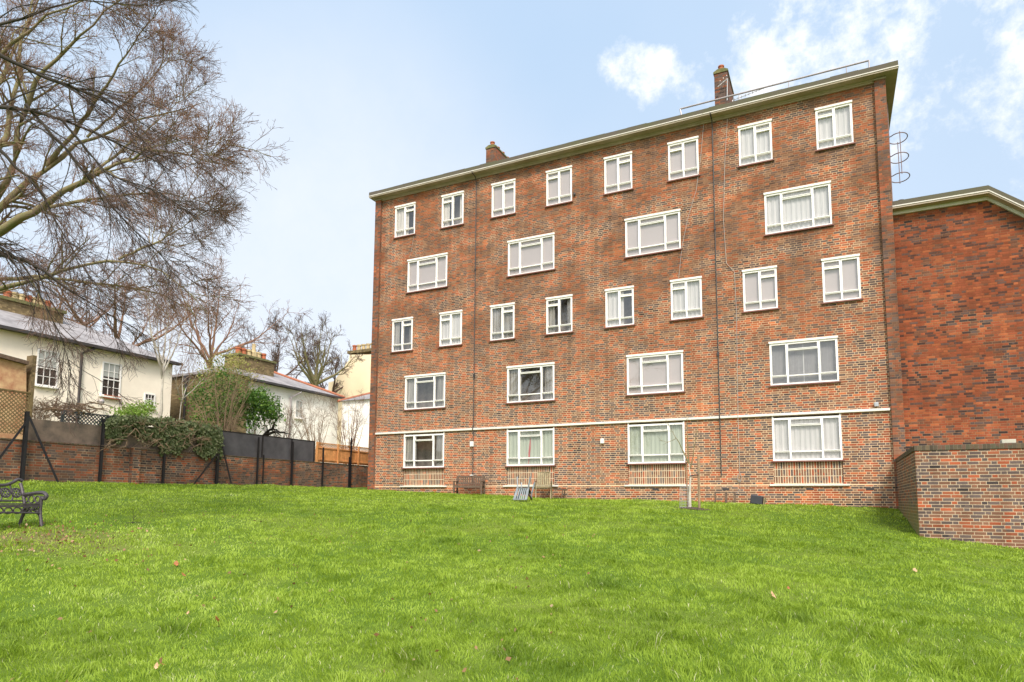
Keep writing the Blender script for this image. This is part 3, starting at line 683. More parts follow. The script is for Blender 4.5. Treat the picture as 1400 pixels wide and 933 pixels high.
# ------------------------------------------------------------------ vegetation tools
def leaves(name, C, size, m, parent, flat=None, tintbias=0., droop=.3):
    n = len(C); sz = size*(.6+.8*rng.random(n)); a = rng.normal(size=(n, 3)); a[:, 2] -= droop
    if flat is not None: a = a*.55; a[:, 2] -= .8; 
    a /= np.linalg.norm(a, axis=1)[:, None]
    b = rng.normal(size=(n, 3)); 
    if flat is not None: b = b*.5+np.array(flat)*1.6; b = np.cross(b, a)
    else: b = np.cross(b, a)
    b /= np.linalg.norm(b, axis=1)[:, None]
    nrm = np.cross(a, b)
    V = np.empty((n, 4, 3)); V[:, 0] = C; V[:, 1] = C+(a*.5+b*.36+nrm*.08)*sz[:, None]; V[:, 2] = C+a*sz[:, None]; V[:, 3] = C+(a*.5-b*.36+nrm*.08)*sz[:, None]
    F = np.arange(n)[:, None]*4+np.arange(4)
    t = np.clip(rng.beta(2, 2, n)+tintbias, 0, 1)
    return np_mesh(name, V.reshape(-1, 3), F, m, parent, np.repeat(t, 4))
def tubes_np(paths, rads, k=3):
    """paths (n,m,3), rads (n,m) -> verts, quads"""
    n, m_, _ = paths.shape
    d = np.empty_like(paths); d[:, 1:-1] = paths[:, 2:]-paths[:, :-2]; d[:, 0] = paths[:, 1]-paths[:, 0]; d[:, -1] = paths[:, -1]-paths[:, -2]
    d /= np.linalg.norm(d, axis=2)[:, :, None]+1e-9
    ref = np.where(np.abs(d[:, :, 2:3]) < .9, np.array([0, 0, 1.]), np.array([1., 0, 0]))
    r = np.cross(d, ref); r /= np.linalg.norm(r, axis=2)[:, :, None]+1e-9; u = np.cross(r, d)
    ang = np.arange(k)*2*np.pi/k
    V = paths[:, :, None]+(r[:, :, None]*np.cos(ang)[:, None]+u[:, :, None]*np.sin(ang)[:, None])*rads[:, :, None, None]
    idx = np.arange(n*m_*k).reshape(n, m_, k); a = idx[:, :-1]; b = idx[:, 1:]
    F = np.stack([a, np.roll(a, -1, 2), np.roll(b, -1, 2), b], -1).reshape(-1, 4)
    return V.reshape(-1, 3), F
def resample(pts, n):
    pts = np.asarray(pts, float); s = np.r_[0, np.cumsum(np.linalg.norm(np.diff(pts, axis=0), axis=1))]; t = np.linspace(0, s[-1], n)
    return np.c_[[np.interp(t, s, pts[:, i]) for i in range(3)]].T, s[-1]
def smooth_path(pts, n):
    p, L = resample(pts, n)
    for _ in range(2): p[1:-1] = (p[:-2]+2*p[1:-1]+p[2:])/4
    return p, L
def spawn(par, prad, nchild, L0, L1, ang, r_fac, m_=6, up=.0, wig=.18, tmin=.2, rmin=.0015, along=None):
    """children of every parent path (n,m,3)"""
    n, mp, _ = par.shape; N = n*nchild
    src = np.repeat(np.arange(n), nchild); t = tmin+(1-tmin)*rng.random(N)**.8; f = t*(mp-1); i = np.minimum(f.astype(int), mp-2); fr = (f-i)[:, None]
    p0 = par[src, i]*(1-fr)+par[src, i+1]*fr; d = par[src, i+1]-par[src, i]; d /= np.linalg.norm(d, axis=1)[:, None]+1e-9
    pr = prad[src, i]*(1-fr[:, 0])+prad[src, i+1]*fr[:, 0]
    rv = rng.normal(size=(N, 3)); rv = np.cross(rv, d); rv /= np.linalg.norm(rv, axis=1)[:, None]+1e-9
    a = R(ang)*(.6+.8*rng.random(N))[:, None]; dirv = d*np.cos(a)+rv*np.sin(a)
    L = (L0+(L1-L0)*rng.random(N))*(1.15-.5*t)
    P = np.empty((N, m_, 3)); P[:, 0] = p0
    for k in range(1, m_):
        dirv = dirv+rng.normal(size=(N, 3))*wig; dirv[:, 2] += up; dirv /= np.linalg.norm(dirv, axis=1)[:, None]
        P[:, k] = P[:, k-1]+dirv*(L/(m_-1))[:, None]
    r0 = np.maximum(pr*r_fac, rmin); rr = r0[:, None]*np.linspace(1, .45, m_)[None]
    rr = np.maximum(rr, rmin)
    return P, rr
def build_tubes(name, groups, m, parent, k=3):
    Vs, Fs, o = [], [], 0
    for P, r in groups:
        V, F = tubes_np(P, r, k); Vs.append(V); Fs.append(F+o); o += len(V)
    return np_mesh(name, np.vstack(Vs), np.vstack(Fs), m, parent, smooth=True)
def limb_set(limbs, n=18):
    P, Rr = [], []
    for pts, r0, r1 in limbs:
        p, L = smooth_path(pts, n); p[1:-1] += rng.normal(0, .06*L/n, (n-2, 3))
        P.append(p); tt = np.linspace(0, 1, n); Rr.append((r0*(1-tt)**1.15+r1*.4)*(1+.08*rng.normal(size=n)))
    return np.array(P), np.array(Rr)
PX = lambda lst: [at_d(*q) for q in lst]

# ---- big bare tree at the left (trunk just outside the picture)
big = thing('bare_tree', 'huge spreading bare tree with green tinged limbs reaching in from the left edge', 'tree')
base = at_d(-150, 700, 16.0); base.z = gz(base.x, base.y)-.1
fork = at_d(-95, 440, 16.0)
tp, tr_ = limb_set([([base, base+(fork-base)*.5+Vector((.1, 0, 0)), fork, at_d(-60, 385, 16.)], .48, .33)])
build_tubes('trunk', [(tp, tr_)], M['bark'], big, 12)
LB = [
 (PX([(-75, 400, 16), (-20, 352, 15.8), (30, 322, 15.5), (75, 290, 15.2), (125, 262, 15), (175, 232, 14.8), (235, 205, 14.5), (285, 192, 14.2)]), .20, .03),
 (PX([(-60, 385, 16), (0, 318, 16.3), (45, 270, 16.5), (100, 225, 16.8), (150, 190, 17), (215, 165, 17.2), (270, 152, 17.4), (310, 140, 17.5)]), .16, .025),
 (PX([(-70, 390, 16), (-5, 290, 16.), (25, 225, 16.2), (50, 150, 16.4), (60, 60, 16.6), (85, -40, 16.8)]), .16, .05),
 (PX([(10, 305, 16), (55, 230, 15.6), (62, 170, 15.3), (85, 100, 15), (150, 45, 14.8), (215, -15, 14.6)]), .13, .03),
 (PX([(95, 228, 16.8), (150, 160, 16.4), (185, 105, 16), (220, 50, 15.8), (255, 10, 15.5)]), .09, .02),
 (PX([(-85, 425, 16), (-10, 408, 15.5), (50, 392, 15), (110, 372, 14.6), (180, 356, 14.2), (250, 362, 13.8), (290, 388, 13.5), (325, 430, 13.3)]), .10, .018),
 (PX([(-75, 410, 16), (0, 378, 16.5), (80, 378, 16.8), (170, 388, 17), (250, 402, 17.2), (290, 420, 17.3), (325, 455, 17.4)]), .09, .018),
 (PX([(60, 298, 15.4), (120, 278, 15.8), (190, 268, 16.2), (260, 262, 16.5), (310, 278, 16.8)]), .07, .018),
 (PX([(-70, 390, 16), (-20, 250, 15), (5, 150, 14.4), (40, 60, 14), (110, 15, 13.7), (190, -10, 13.5)]), .15, .03),
 (PX([(130, 262, 15), (190, 215, 15.6), (250, 165, 16), (290, 125, 16.2)]), .05, .015),
 (PX([(150, 188, 17), (215, 130, 17.4), (252, 92, 17.6), (275, 70, 17.8)]), .05, .015),
 (PX([(200, 355, 14.1), (255, 330, 14.6), (295, 305, 15), (325, 285, 15.3)]), .04, .012),
 (PX([(240, 205, 14.5), (290, 212, 14.2), (325, 212, 14), (350, 196, 14)]), .035, .010),
 (PX([(-40, 320, 16), (-10, 200, 17), (30, 110, 17.5), (70, 20, 18), (110, -60, 18)]), .15, .04),
]
LB = [(p_, a_*.72, b_*.8) for p_, a_, b_ in LB]
LP, LR = limb_set(LB)
b1, r1 = spawn(LP, LR, 17, .6, 1.6, 40, .5, 9, up=.0, wig=.12, rmin=.008)
b2, r2 = spawn(b1, r1, 10, .35, 1.0, 36, .5, 7, up=.0, wig=.10, rmin=.0046)
b3, r3 = spawn(b2, r2, 5, .15, .45, 38, .6, 5, up=.0, wig=.12, rmin=.0034, tmin=.1)
b4, r4 = spawn(b3, r3, 2, .06, .2, 50, .7, 3, up=.02, wig=.15, rmin=.0030, tmin=.2)
build_tubes('branches', [(LP, LR), (b1, r1)], M['bark'], big, 8)
build_tubes('twigs', [(b2, r2), (b3, r3), (b4, r4)], M['twig'], big, 3)
# ---- nearer darker tree whose boughs droop in from the left
near = thing('bare_tree', 'nearer dark barked bare tree with drooping boughs crossing the left of the sky', 'tree')
nb = at_d(-420, 780, 10.5); nb.z = gz(nb.x, nb.y)-.1; nf = at_d(-330, 260, 10.5)
tp, tr_ = limb_set([([nb, nb+(nf-nb)*.5+Vector((.1, .1, 0)), nf], .42, .3)]); build_tubes('trunk', [(tp, tr_)], M['barkdark'], near, 12)
NB = [
 (PX([(-330, 260, 10.5), (-150, 165, 10.2), (-40, 148, 10), (30, 140, 10), (80, 145, 10.1), (140, 172, 10.3), (200, 196, 10.6), (245, 215, 11), (275, 240, 11.3)]), .085, .016),
 (PX([(-330, 300, 10.5), (-120, 330, 10.4), (0, 345, 10.5), (50, 348, 10.6), (92, 368, 10.8), (130, 398, 11), (170, 424, 11.3), (213, 453, 11.6)]), .10, .012),
 (PX([(-330, 260, 10.5), (-150, 60, 10), (-30, 40, 9.8), (40, 35, 9.8), (60, 22, 9.9), (100, 10, 10.), (170, 2, 10.1), (230, 8, 10.3)]), .075, .016),
 (PX([(-30, 150, 10), (30, 200, 10.3), (90, 260, 10.6), (125, 330, 10.8), (160, 385, 11)]), .03, .01),
 (PX([(70, 143, 10.1), (130, 210, 10.4), (190, 290, 10.8), (235, 330, 11), (270, 370, 11.2)]), .024, .009),
 (PX([(-20, 38, 9.8), (40, 80, 10), (100, 110, 10.3), (170, 130, 10.6), (240, 175, 10.9), (270, 195, 11)]), .04, .012),
 (PX([(120, 165, 10.2), (180, 240, 10.6), (250, 262, 10.9), (290, 290, 11.1)]), .022, .009),
 (PX([(0, 330, 10.4), (-20, 300, 10.4), (30, 335, 10.5), (60, 352, 10.6), (100, 420, 10.8), (130, 500, 11)]), .03, .006),
]
LP, LR = limb_set(NB)
b1, r1 = spawn(LP, LR, 22, .7, 1.7, 28, .45, 11, up=-.035, wig=.08, rmin=.0055, tmin=.2)
b2, r2 = spawn(b1, r1, 9, .2, .7, 30, .5, 6, up=-.04, wig=.09, rmin=.0032)
b3, r3 = spawn(b2, r2, 5, .08, .28, 38, .6, 4, up=-.02, wig=.12, rmin=.0024, tmin=.1)
build_tubes('branches', [(LP, LR), (b1, r1)], M['barkdark'], near, 8)
build_tubes('twigs', [(b2, r2), (b3, r3)], M['twigdark'], near, 3)
big.location = (-.62*math.cos(YAW), -.62*math.sin(YAW), 0); near.location = (-.42*math.cos(YAW), -.42*math.sin(YAW), 0)
# ---- generic bare tree
def bare_tree(label, u, vbase, vtop, dep, spread, m, mt, trunk_r, nl=7, n1=9, n2=7, n3=5, vfork=None, group=None, name='bare_tree', tw=.010, lean=0., cat='tree'):
    p = at_d(u, vbase, dep); top = at_d(u, vtop, dep); z0 = min(p.z, gz(p.x, p.y))
    o = thing(name, label, cat, (0, 0, 0), 0, group)
    H = top.z-z0; fz = z0+H*.3 if vfork is None else at_d(u, vfork, dep).z
    base = Vector((p.x, p.y, z0)); fk = Vector((p.x+lean*.3, p.y, fz))
    tp, tr_ = limb_set([([base, base.lerp(fk, .5)+Vector((.05*H*.1, 0, 0)), fk, fk+Vector((lean*.2, 0, (top.z-fz)*.15))], trunk_r, trunk_r*.7)], 8)
    build_tubes('trunk', [(tp, tr_)], m, o, 10)
    limbs = []
    for i in range(nl):
        a = 2*math.pi*(i+.3*random.random())/nl; s = spread*(.45+.55*random.random()) if i else spread*.1
        e_ = Vector((fk.x+math.cos(a)*s+lean, fk.y+math.sin(a)*s, fz+(top.z-fz)*(1-.35*(s/spread)**2*random.uniform(.6, 1.3))))
        st = fk+Vector((0, 0, (top.z-fz)*random.uniform(-.12, .14)))
        mid = st.lerp(e_, .45)+Vector((math.cos(a)*s*.12, math.sin(a)*s*.12, -(top.z-fz)*.04))
        limbs.append(([st, mid, e_], trunk_r*.5, tw*1.5))
    LP, LR = limb_set(limbs, 12)
    hh = (top.z-fz)
    b1, r1 = spawn(LP, LR, n1, hh*.18, hh*.42, 38, .5, 7, up=.06, wig=.14, rmin=tw)
    b2, r2 = spawn(b1, r1, n2, hh*.08, hh*.2, 38, .55, 5, up=.05, wig=.18, rmin=tw*.7)
    build_tubes('branches', [(LP, LR), (b1, r1)], m, o, 5)
    g = [(b2, r2)]
    if n3: g.append(spawn(b2, r2, n3, hh*.03, hh*.09, 40, .6, 4, up=.02, wig=.2, rmin=tw*.5))
    build_tubes('twigs', g, mt, o, 3)
    return o
G = 'bare trees rising behind the houses'
bare_tree('bare tree with wide forked branches behind the gap between the two white houses', 283, 600, 372, 46, 5.2, M['twig'], M['twig'], .2, 8, 8, 6, 4, vfork=503, group=G, tw=.014)
bare_tree('bare tree with fine twigs behind the roof of the left white house', 150, 600, 375, 50, 8, M['twig'], M['twig'], .3, 9, 10, 7, 4, vfork=480, group=G, tw=.016)
bare_tree('bare tree behind the big left chimney at the picture edge', 60, 600, 370, 48, 8, M['twig'], M['twig'], .3, 8, 8, 6, 3, vfork=470, group=G, tw=.016)
bare_tree('dark bare tree standing behind the chimney of the farther white house', 372, 600, 448, 62, 5, M['twigdark'], M['twigdark'], .28, 8, 9, 7, 4, vfork=535, group=G, tw=.018)
bare_tree('tall upright bare tree between the farther white house and the cream building', 428, 600, 448, 64, 4.6, M['bark'], M['twigdark'], .35, 9, 9, 7, 4, vfork=528, group=G, tw=.018)
bare_tree('small bare tree just left of the tall cream building', 452, 600, 485, 70, 4.5, M['twigdark'], M['twigdark'], .25, 7, 9, 7, 3, vfork=545, group=G, tw=.02)
bare_tree('bare tree at the far left behind the house roof ridge', -30, 600, 360, 52, 9, M['twig'], M['twig'], .3, 7, 8, 6, 3, vfork=470, group=G, tw=.016)
bare_tree('slender silver birch with a pale trunk in front of the left white house', 214, 640, 395, 25.5, 1.5, M['birch'], M['twig'], .075, 6, 8, 6, 4, vfork=505, name='birch_tree', tw=.005)
bare_tree('thin leaning pale sapling just right of the silver birch', 239, 640, 480, 25.2, 1.0, M['birch'], M['twig'], .035, 4, 6, 5, 2, vfork=545, name='birch_sapling', tw=.004, lean=.7)

# ---- shrubs behind the wall
def shrub(label, u, v0, v1, dep, w, m, n, size, stems=True, name='leafy_shrub', sm='tanbark', dz=1., cat='shrub'):
    c0 = at_d(u, v1, dep); ctop = at_d(u, v0, dep); g = gz(c0.x, c0.y)
    o = thing(name, label, cat)
    lo = min(c0.z, ctop.z); hi = ctop.z; cz = (lo+hi)/2; h = (hi-lo)/2
    cl = 26; C = []
    for _ in range(cl):
        a = rng.normal(size=3); a /= np.linalg.norm(a); rr = rng.random()**.4
        cc = np.array([c0.x+a[0]*w*rr, c0.y+a[1]*w*rr, cz+a[2]*h*rr*.9]); k = int(n/cl*(.5+rng.random()))
        C.append(cc+rng.normal(size=(k, 3))*np.array([.24*w, .24*w, .2*h]))
    C = np.vstack(C)
    leaves('foliage', C, size, m, o)
    limbs = [([Vector((c0.x+random.uniform(-.15, .15), c0.y, g)), Vector((c0.x+random.uniform(-.4, .4)*w, c0.y+random.uniform(-.3, .3)*w, cz-h*.3)), Vector((c0.x+random.uniform(-.9, .9)*w, c0.y+random.uniform(-.8, .8)*w, cz+h*random.uniform(.2, .95)))], .035, .008) for _ in range(7)]
    LP, LR = limb_set(limbs, 9); b1, r1 = spawn(LP, LR, 8, .3, .9, 40, .5, 5, up=.03, rmin=.004)
    build_tubes('stems', [(LP, LR), (b1, r1)], M[sm], o, 4); return o
shrub('dark green leafy shrub below the farther white house', 345, 530, 590, 27.2, .95, M['leafgreen'], 4200, .10)
shrub('mid green shrub tangled with brown twigs right of the silver birch', 298, 500, 596, 26.6, 1.05, M['leafgreen'], 3600, .09)
shrub('olive yellow wispy foliage in front of the far chimney', 312, 478, 540, 27.6, 1.0, M['leafyellow'], 2600, .07)
shrub('light green bamboo below the small sash window of the left house', 184, 546, 582, 23.6, .55, M['leaflight'], 2600, .07, name='bamboo_clump')
shrub('low green bush behind the black fence', 398, 606, 640, 29.5, .6, M['leaflight'], 900, .08)
def bare_shrub(label, u, v0, v1, dep, w, m, n=14, tw=.004, name='bare_shrub'):
    c0 = at_d(u, v1, dep); top = at_d(u, v0, dep); o = thing(name, label, 'shrub'); g = min(gz(c0.x, c0.y), c0.z); limbs = []
    for _ in range(n):
        a = random.uniform(0, 6.28); s = w*random.random()**.6; hz_ = top.z-(top.z-c0.z)*.4*(s/w)*random.random()
        b = Vector((c0.x+random.uniform(-.2, .2), c0.y+random.uniform(-.2, .2), g))
        limbs.append(([b, Vector((c0.x+math.cos(a)*s*.35, c0.y+math.sin(a)*s*.35, (g+hz_)/2+.1)), Vector((c0.x+math.cos(a)*s, c0.y+math.sin(a)*s, hz_))], .03, .006))
    LP, LR = limb_set(limbs, 10); b1, r1 = spawn(LP, LR, 9, .3, .9, 36, .5, 6, up=.02, rmin=tw, tmin=.35); b2, r2 = spawn(b1, r1, 6, .15, .45, 38, .6, 4, up=.02, rmin=tw*.7)
    build_tubes('stems', [(LP, LR)], M[m], o, 5); build_tubes('twigs', [(b1, r1), (b2, r2)], M[m], o, 3); return o
bare_shrub('tan many stemmed bare shrub rising over the end of the ivy', 302, 500, 600, 25.6, 1.7, 'tanbark', 18)
bare_shrub('brown tangled bare shrub over the middle of the black fence', 385, 560, 615, 29.5, 1.6, 'deadvine', 16)
bare_shrub('pale brown bare bush behind the timber fence', 432, 545, 615, 31.5, 1.5, 'tanbark', 18)
bare_shrub('fine twigged bare bush beside the corner of the flats', 478, 540, 615, 34.5, 1.6, 'twig', 18)
# gnarled old branches over the black fence
o = thing('gnarled_branch', 'gnarled dark stump of pruned branches just above the black fence', 'branch')
limbs = [(PX([(352, 612, 28.4), (362, 592, 28.3), (372, 584, 28.2), (384, 592, 28.2)]), .09, .05), (PX([(362, 595, 28.3), (380, 590, 28.1), (398, 594, 28)]), .07, .03), (PX([(372, 588, 28.2), (378, 570, 28.2), (392, 566, 28.3)]), .05, .02)]
LP, LR = limb_set(limbs, 9); b1, r1 = spawn(LP, LR, 7, .2, .6, 60, .5, 6, up=.02, wig=.35, rmin=.006); build_tubes('stems', [(LP, LR), (b1, r1)], M['barkdark'], o, 7)
# heap of dead climber stems
o = thing('dead_climber', 'heap of dead brown climber stems on top of the wall by the dark trellis', 'climber')
limbs = []
for _ in range(60):
    a = at_d(random.uniform(62, 122), random.gauss(563, 5), random.uniform(19.6, 20.6)); b = a+Vector((random.gauss(0, .2), random.gauss(0, .6), random.gauss(0, .14)))
    limbs.append(([a, a.lerp(b, .5)+Vector((random.gauss(0, .1), random.gauss(0, .1), random.gauss(.03, .1))), b], random.uniform(.012, .035), .008))
limbs.append((PX([(72, 563, 20), (76, 553, 20), (79, 544, 20)]), .05, .03))
LP, LR = limb_set(limbs, 7); b1, r1 = spawn(LP, LR, 5, .1, .4, 50, .5, 5, up=0, wig=.3, rmin=.004); build_tubes('stems', [(LP, LR), (b1, r1)], M['deadvine'], o, 4)
o = thing('dead_creeper', 'pale withered creeper hanging over the wall right of the stout strutted post', 'climber')
P0 = np.array([[*at_d(rng.uniform(44, 66), rng.uniform(552, 580), rng.uniform(19.0, 20.2))] for _ in range(220)])
P = np.repeat(P0[:, None], 5, 1)+np.cumsum(rng.normal(0, .05, (220, 5, 3))+np.array([0, 0, .02]), 1); build_tubes('stems', [(P, np.full((220, 5), .005))], M['tanbark'], o, 3)
# ivy draped over the wall
def ivy():
    o = thing('ivy', 'thick green ivy draped over the top of the brick wall', 'ivy')
    C = []
    n = 22000
    us = rng.uniform(146, 304, n); edge = 12*np.sin(us*.09)+7*np.sin(us*.23+1)+rng.normal(0, 5, n)
    t = rng.random(n)**.85
    top = np.interp(us, [146, 160, 230, 275, 304], [577, 569, 572, 578, 584]); bot = np.interp(us, [146, 175, 210, 250, 285, 304], [592, 590, 603, 617, 620, 610])+edge*.6
    vs = top+(bot-top)*t+rng.normal(0, 1.5, n)
    den = vnoise(us, vs, .12, 11)*.5+vnoise(us, vs, .05, 12)*.5
    keep = den > .22+.12*t+.08*(us < 190)*t
    for u, v, tt, k in zip(us, vs, t, keep):
        if not k: continue
        p = on_x(u, v, BX+.04+.15*(1-tt)*rng.random()+.08*rng.random()); C.append((p.x-(.5*rng.random() if tt < .12 else 0), p.y, p.z+(.04*rng.random())))
    leaves('foliage', np.array(C), .085, M['ivy'], o, flat=(1, 0, .3))
    limbs = []
    for _ in range(46):
        u = random.uniform(140, 300); v = random.uniform(578, 612); a = on_x(u, v, BX+.16); b = on_x(u+random.uniform(-28, 12), v+random.uniform(-14, 14), BX+.3)
        limbs.append(([a, a.lerp(b, .5)+Vector((.03, 0, random.gauss(0, .08))), b], .02, .007))
    LP, LR = limb_set(limbs, 9); b1, r1 = spawn(LP, LR, 5, .1, .5, 40, .5, 5, up=0, wig=.2, rmin=.004); P = LP; build_tubes('stems', [(LP, LR), (b1, r1)], M['tanbark'], o, 4)
ivy()

# ------------------------------------------------------------------ houses behind the wall
HX = -30.
def sash(parent, u0, u1, v0, v1, cols, rows, label=None, curtainfrac=.45, X=HX, m='white', arch=True):
    """sash window on a face looking along +X"""
    c = on_x((u0+u1)/2, (v0+v1)/2, X); y0 = on_x(u0, (v0+v1)/2, X).y; y1 = on_x(u1, (v0+v1)/2, X).y
    z1 = on_x((u0+u1)/2, v0, X).z; z0 = on_x((u0+u1)/2, v1, X).z
    mb = MB().box(X+.004, X+.05, y0-.06, y0, z0-.05, z1+.05).box(X+.004, X+.05, y1, y1+.06, z0-.05, z1+.05).box(X+.004, X+.05, y0, y1, z1, z1+.05).box(X+.004, X+.05, y0, y1, z0-.05, z0)
    mb.box(X+.008, X+.045, y0, y1, (z0+z1)/2-.025, (z0+z1)/2+.025)
    for i in range(1, cols): y = y0+(y1-y0)*i/cols; mb.box(X+.010, X+.035, y-.011, y+.011, z0, z1)
    for i in range(1, rows):
        if i*2 == rows: continue
        z = z0+(z1-z0)*i/rows; mb.box(X+.012, X+.033, y0, y1, z-.011, z+.011)
    w = mb.build('window', M[m], parent)
    if label: w['label'] = label
    MB().quad((X+.009, y0, z0), (X+.009, y1, z0), (X+.009, y1, z1), (X+.009, y0, z1)).build('pane', M['darkglass'], w)
    if curtainfrac: MB().quad((X+.0115, y0, z1-(z1-z0)*curtainfrac), (X+.0115, y1, z1-(z1-z0)*curtainfrac), (X+.0115, y1, z1), (X+.0115, y0, z1)).build('blind', M['blindpale'], w)
    MB().box(X+.004, X+.14, y0-.12, y1+.12, z0-.12, z0-.055).build('sill', M['stucco2'], w)
    return w
m_, t_, b_ = mat('house_window_glass'); b_.inputs['Base Color'].default_value = (.05, .04, .035, 1); b_.inputs['Roughness'].default_value = .06; M['darkglass'] = m_
M['blindpale'] = plain('pale_blind_behind_glass', (.42, .42, .39), .3, var=.08)
h1 = thing('white_house', 'cream stucco house with slate roof and two tall sash windows behind the left wall', 'house')
yL, yR = -22., -1.4; ez = 6.72
MB().box(HX-7, HX, yL, yR, -.5, ez).build('wall', M['stucco'], h1)
def hip_roof(parent, X0, X1, Y0, Y1, z0, z1, hip0, hip1, m='slate', name='roof', ov=.32):
    xm = (X0+X1)/2; a = (X0-ov, Y0-ov, z0); b = (X1+ov, Y0-ov, z0); c = (X1+ov, Y1+ov, z0); d = (X0-ov, Y1+ov, z0); e = (xm, Y0+hip0, z1); f = (xm, Y1-hip1, z1)
    mb = MB(); mb.v = [a, b, c, d, e, f]; mb.f = [(0, 4, 5, 3), (1, 2, 5, 4), (0, 1, 4), (2, 3, 5), (0, 3, 2, 1)]
    return mb.build(name, M[m], parent)
r_ = hip_roof(h1, HX-7, HX, yL, yR, ez+.08, 8.75, 3, 3.8)
MB().box(HX+.30, HX+.40, yL-.3, yR+.3, ez-.02, ez+.10).box(HX+.002, HX+.30, yL-.3, yR+.3, ez+.0, ez+.07).build('gutter', M['darkpipe'], h1)
sash(h1, 51, 77, 481, 527, 3, 4, 'sash window with half drawn blind, left of the drainpipe', .45)
w = sash(h1, 140, 163, 498, 541, 3, 4, 'sash window with a terracotta trough on its sill', .42)
pa = on_x(141, 545, HX).y; pb = on_x(163, 545, HX).y; zs = on_x(152, 546, HX).z
MB().box(HX+.02, HX+.13, pa, pb, zs, zs+.16).build('flower_trough', M['pot'], w)
sash(h1, 198, 210, 540, 556, 3, 3, 'small window low on the wall beside the birch', 0)
pp = on_x(108, 520, HX).y
MB().tube([(HX+.33, pp+.5, ez), (HX+.25, pp+.3, ez-.12), (HX+.08, pp, ez-.35), (HX+.08, pp, .4)], .055, 8).build('drainpipe', M['darkpipe'], h1)
# big chimney stack of house 1
c0 = on_x(-10, 420, -32.5).y; c1_ = on_x(80, 430, -32.5).y; ct = on_x(40, 421, -32.5).z
c = MB().box(-33.5, -32.1, c0, c1_, 6.5, ct).build('chimney', M['brick_stock'], h1); MB().box(-33.6, -32.0, c0-.1, c1_+.1, ct, ct+.14).build('cap', M['moss'], c)
for k in range(7): MB().lathe((-32.5, c0+.5+k*(c1_-c0-1.)/6, ct+.14), [(.16, 0), (.13, .25), (.16, .28), (.16, .38), (.11, .38)], 12).build('chimney_pot', M['potcream' if k % 3 else 'pot'], c)
p = on_x(133, 549, HX); MB().tube([(HX+.01, p.y, p.z), (HX+.3, p.y, p.z+.05)], .03, 6).lathe((HX+.33, p.y, p.z-.12), [(.1, 0), (.12, .1), (.06, .2)], 10).build('wall_lamp', M['metal'], h1)
# brown brick wing
h2 = thing('brown_brick_house', 'plain brown stock brick wing with a black drainpipe between the two white houses', 'house')
Y2 = .4
MB().box(-36, -28.4, Y2, 2.0, -.5, 6.55).build('wall', M['brick_stock'], h2)
MB().box(-36.2, -28.25, Y2-.15, 2.1, 6.55, 6.67).build('roof', M['slate'], h2)
px_ = on_y(252, 560, Y2-.08).x; MB().tube([(px_, Y2-.08, 6.5), (px_, Y2-.08, .3)], .06, 8).box(px_-.14, px_+.14, Y2-.2, Y2-.002, 6.2, 6.5).build('drainpipe', M['darkpipe'], h2)
# second white house
h3 = thing('white_house', 'farther white stucco house with red ridge tiles and brown chimney beyond the black fence', 'house')
y3a, y3b = 2.3, on_x(462, 560, HX).y; MB().box(HX-7.5, HX, y3a, y3b, -.5, 6.72).build('wall', M['stucco2'], h3)
hip_roof(h3, HX-7.5, HX, y3a, y3b, 6.80, 8.6, 3.5, 4.)
xm = HX-3.75; MB().tube([(xm, y3a+3.5, 8.62), (xm, y3b-4., 8.62), (HX+.3, y3b+.3, 6.84)], .11, 6).build('ridge_tiles', M['ridge'], h3)
MB().box(HX+.30, HX+.40, y3a-.3, y3b+.3, 6.7, 6.82).build('gutter', M['darkpipe'], h3)
sash(h3, 374, 383, 541, 566, 3, 4, 'sash window nearer the shrub', .4)
sash(h3, 404, 413, 549, 571, 2, 2, 'shuttered pale window', 1.)
ppy = on_x(396, 560, HX).y; MB().tube([(HX+.33, ppy+.6, 6.6), (HX+.08, ppy, 6.2), (HX+.08, ppy, .4)], .06, 8).build('drainpipe', M['metal'], h3)
yc0 = on_x(318, 500, -32).y; yc1 = on_x(367, 500, -32).y; ct = on_x(345, 493, -32).z
c = MB().box(-32.7, -31.5, yc0, yc1, 6.5, ct).build('chimney', M['brick_stock'], h3); MB().box(-32.8, -31.4, yc0-.1, yc1+.1, ct, ct+.12).build('cap', M['moss'], c)
for k in range(6): MB().lathe((-32.05, yc0+.4+k*(yc1-yc0-.8)/5, ct+.12), [(.19, 0), (.15, .35), (.19, .38), (.19, .48), (.12, .48)] if k != 3 else [(.24, 0), (.2, .4), (.12, .5), (.1, .95)], 12).build('chimney_pot', M['pot' if k in (0, 1, 5) else 'potcream'], c)
# cream building far behind
h4 = thing('cream_building', 'tall cream rendered gable with a row of chimney pots just left of the flats', 'house')
Y4 = 32.
def q4(u, v): p = on_y(u, v, Y4); return (p.x, p.z)
prof = [q4(449, 620), q4(540, 620), q4(540, 485), q4(478, 485), q4(477, 492), q4(457, 521), q4(449, 523)]
prof = [(a, min(b, 90)) for a, b in prof]; MB().prism(prof, Y4, Y4+9).build('wall', M['creamwall'], h4)
a, b = q4(477, 484), q4(540, 484); MB().box(a[0]-.15, b[0], Y4-.12, Y4+1.2, a[1], a[1]+.3).build('chimney_cap', M['brick_stock'], h4)
for k in range(9): MB().lathe((a[0]+.35+k*.62, Y4+.5, a[1]+.3), [(.24, 0), (.2, .5), (.25, .55), (.25, .7), (.15, .7)], 12).build('chimney_pot', M['potcream'] if k else M['pot'], h4)
h5 = thing('white_extension', 'low white rendered house with a small hipped slate roof below the cream gable', 'house')
p0 = on_x(464, 560, -28.5)
Y5 = p0.y+1.2; a = on_y(468, 549, Y5); b = on_y(530, 549, Y5)
MB().box(a.x, b.x, Y5, Y5+7, -.5, a.z).build('wall', M['stucco2'], h5)
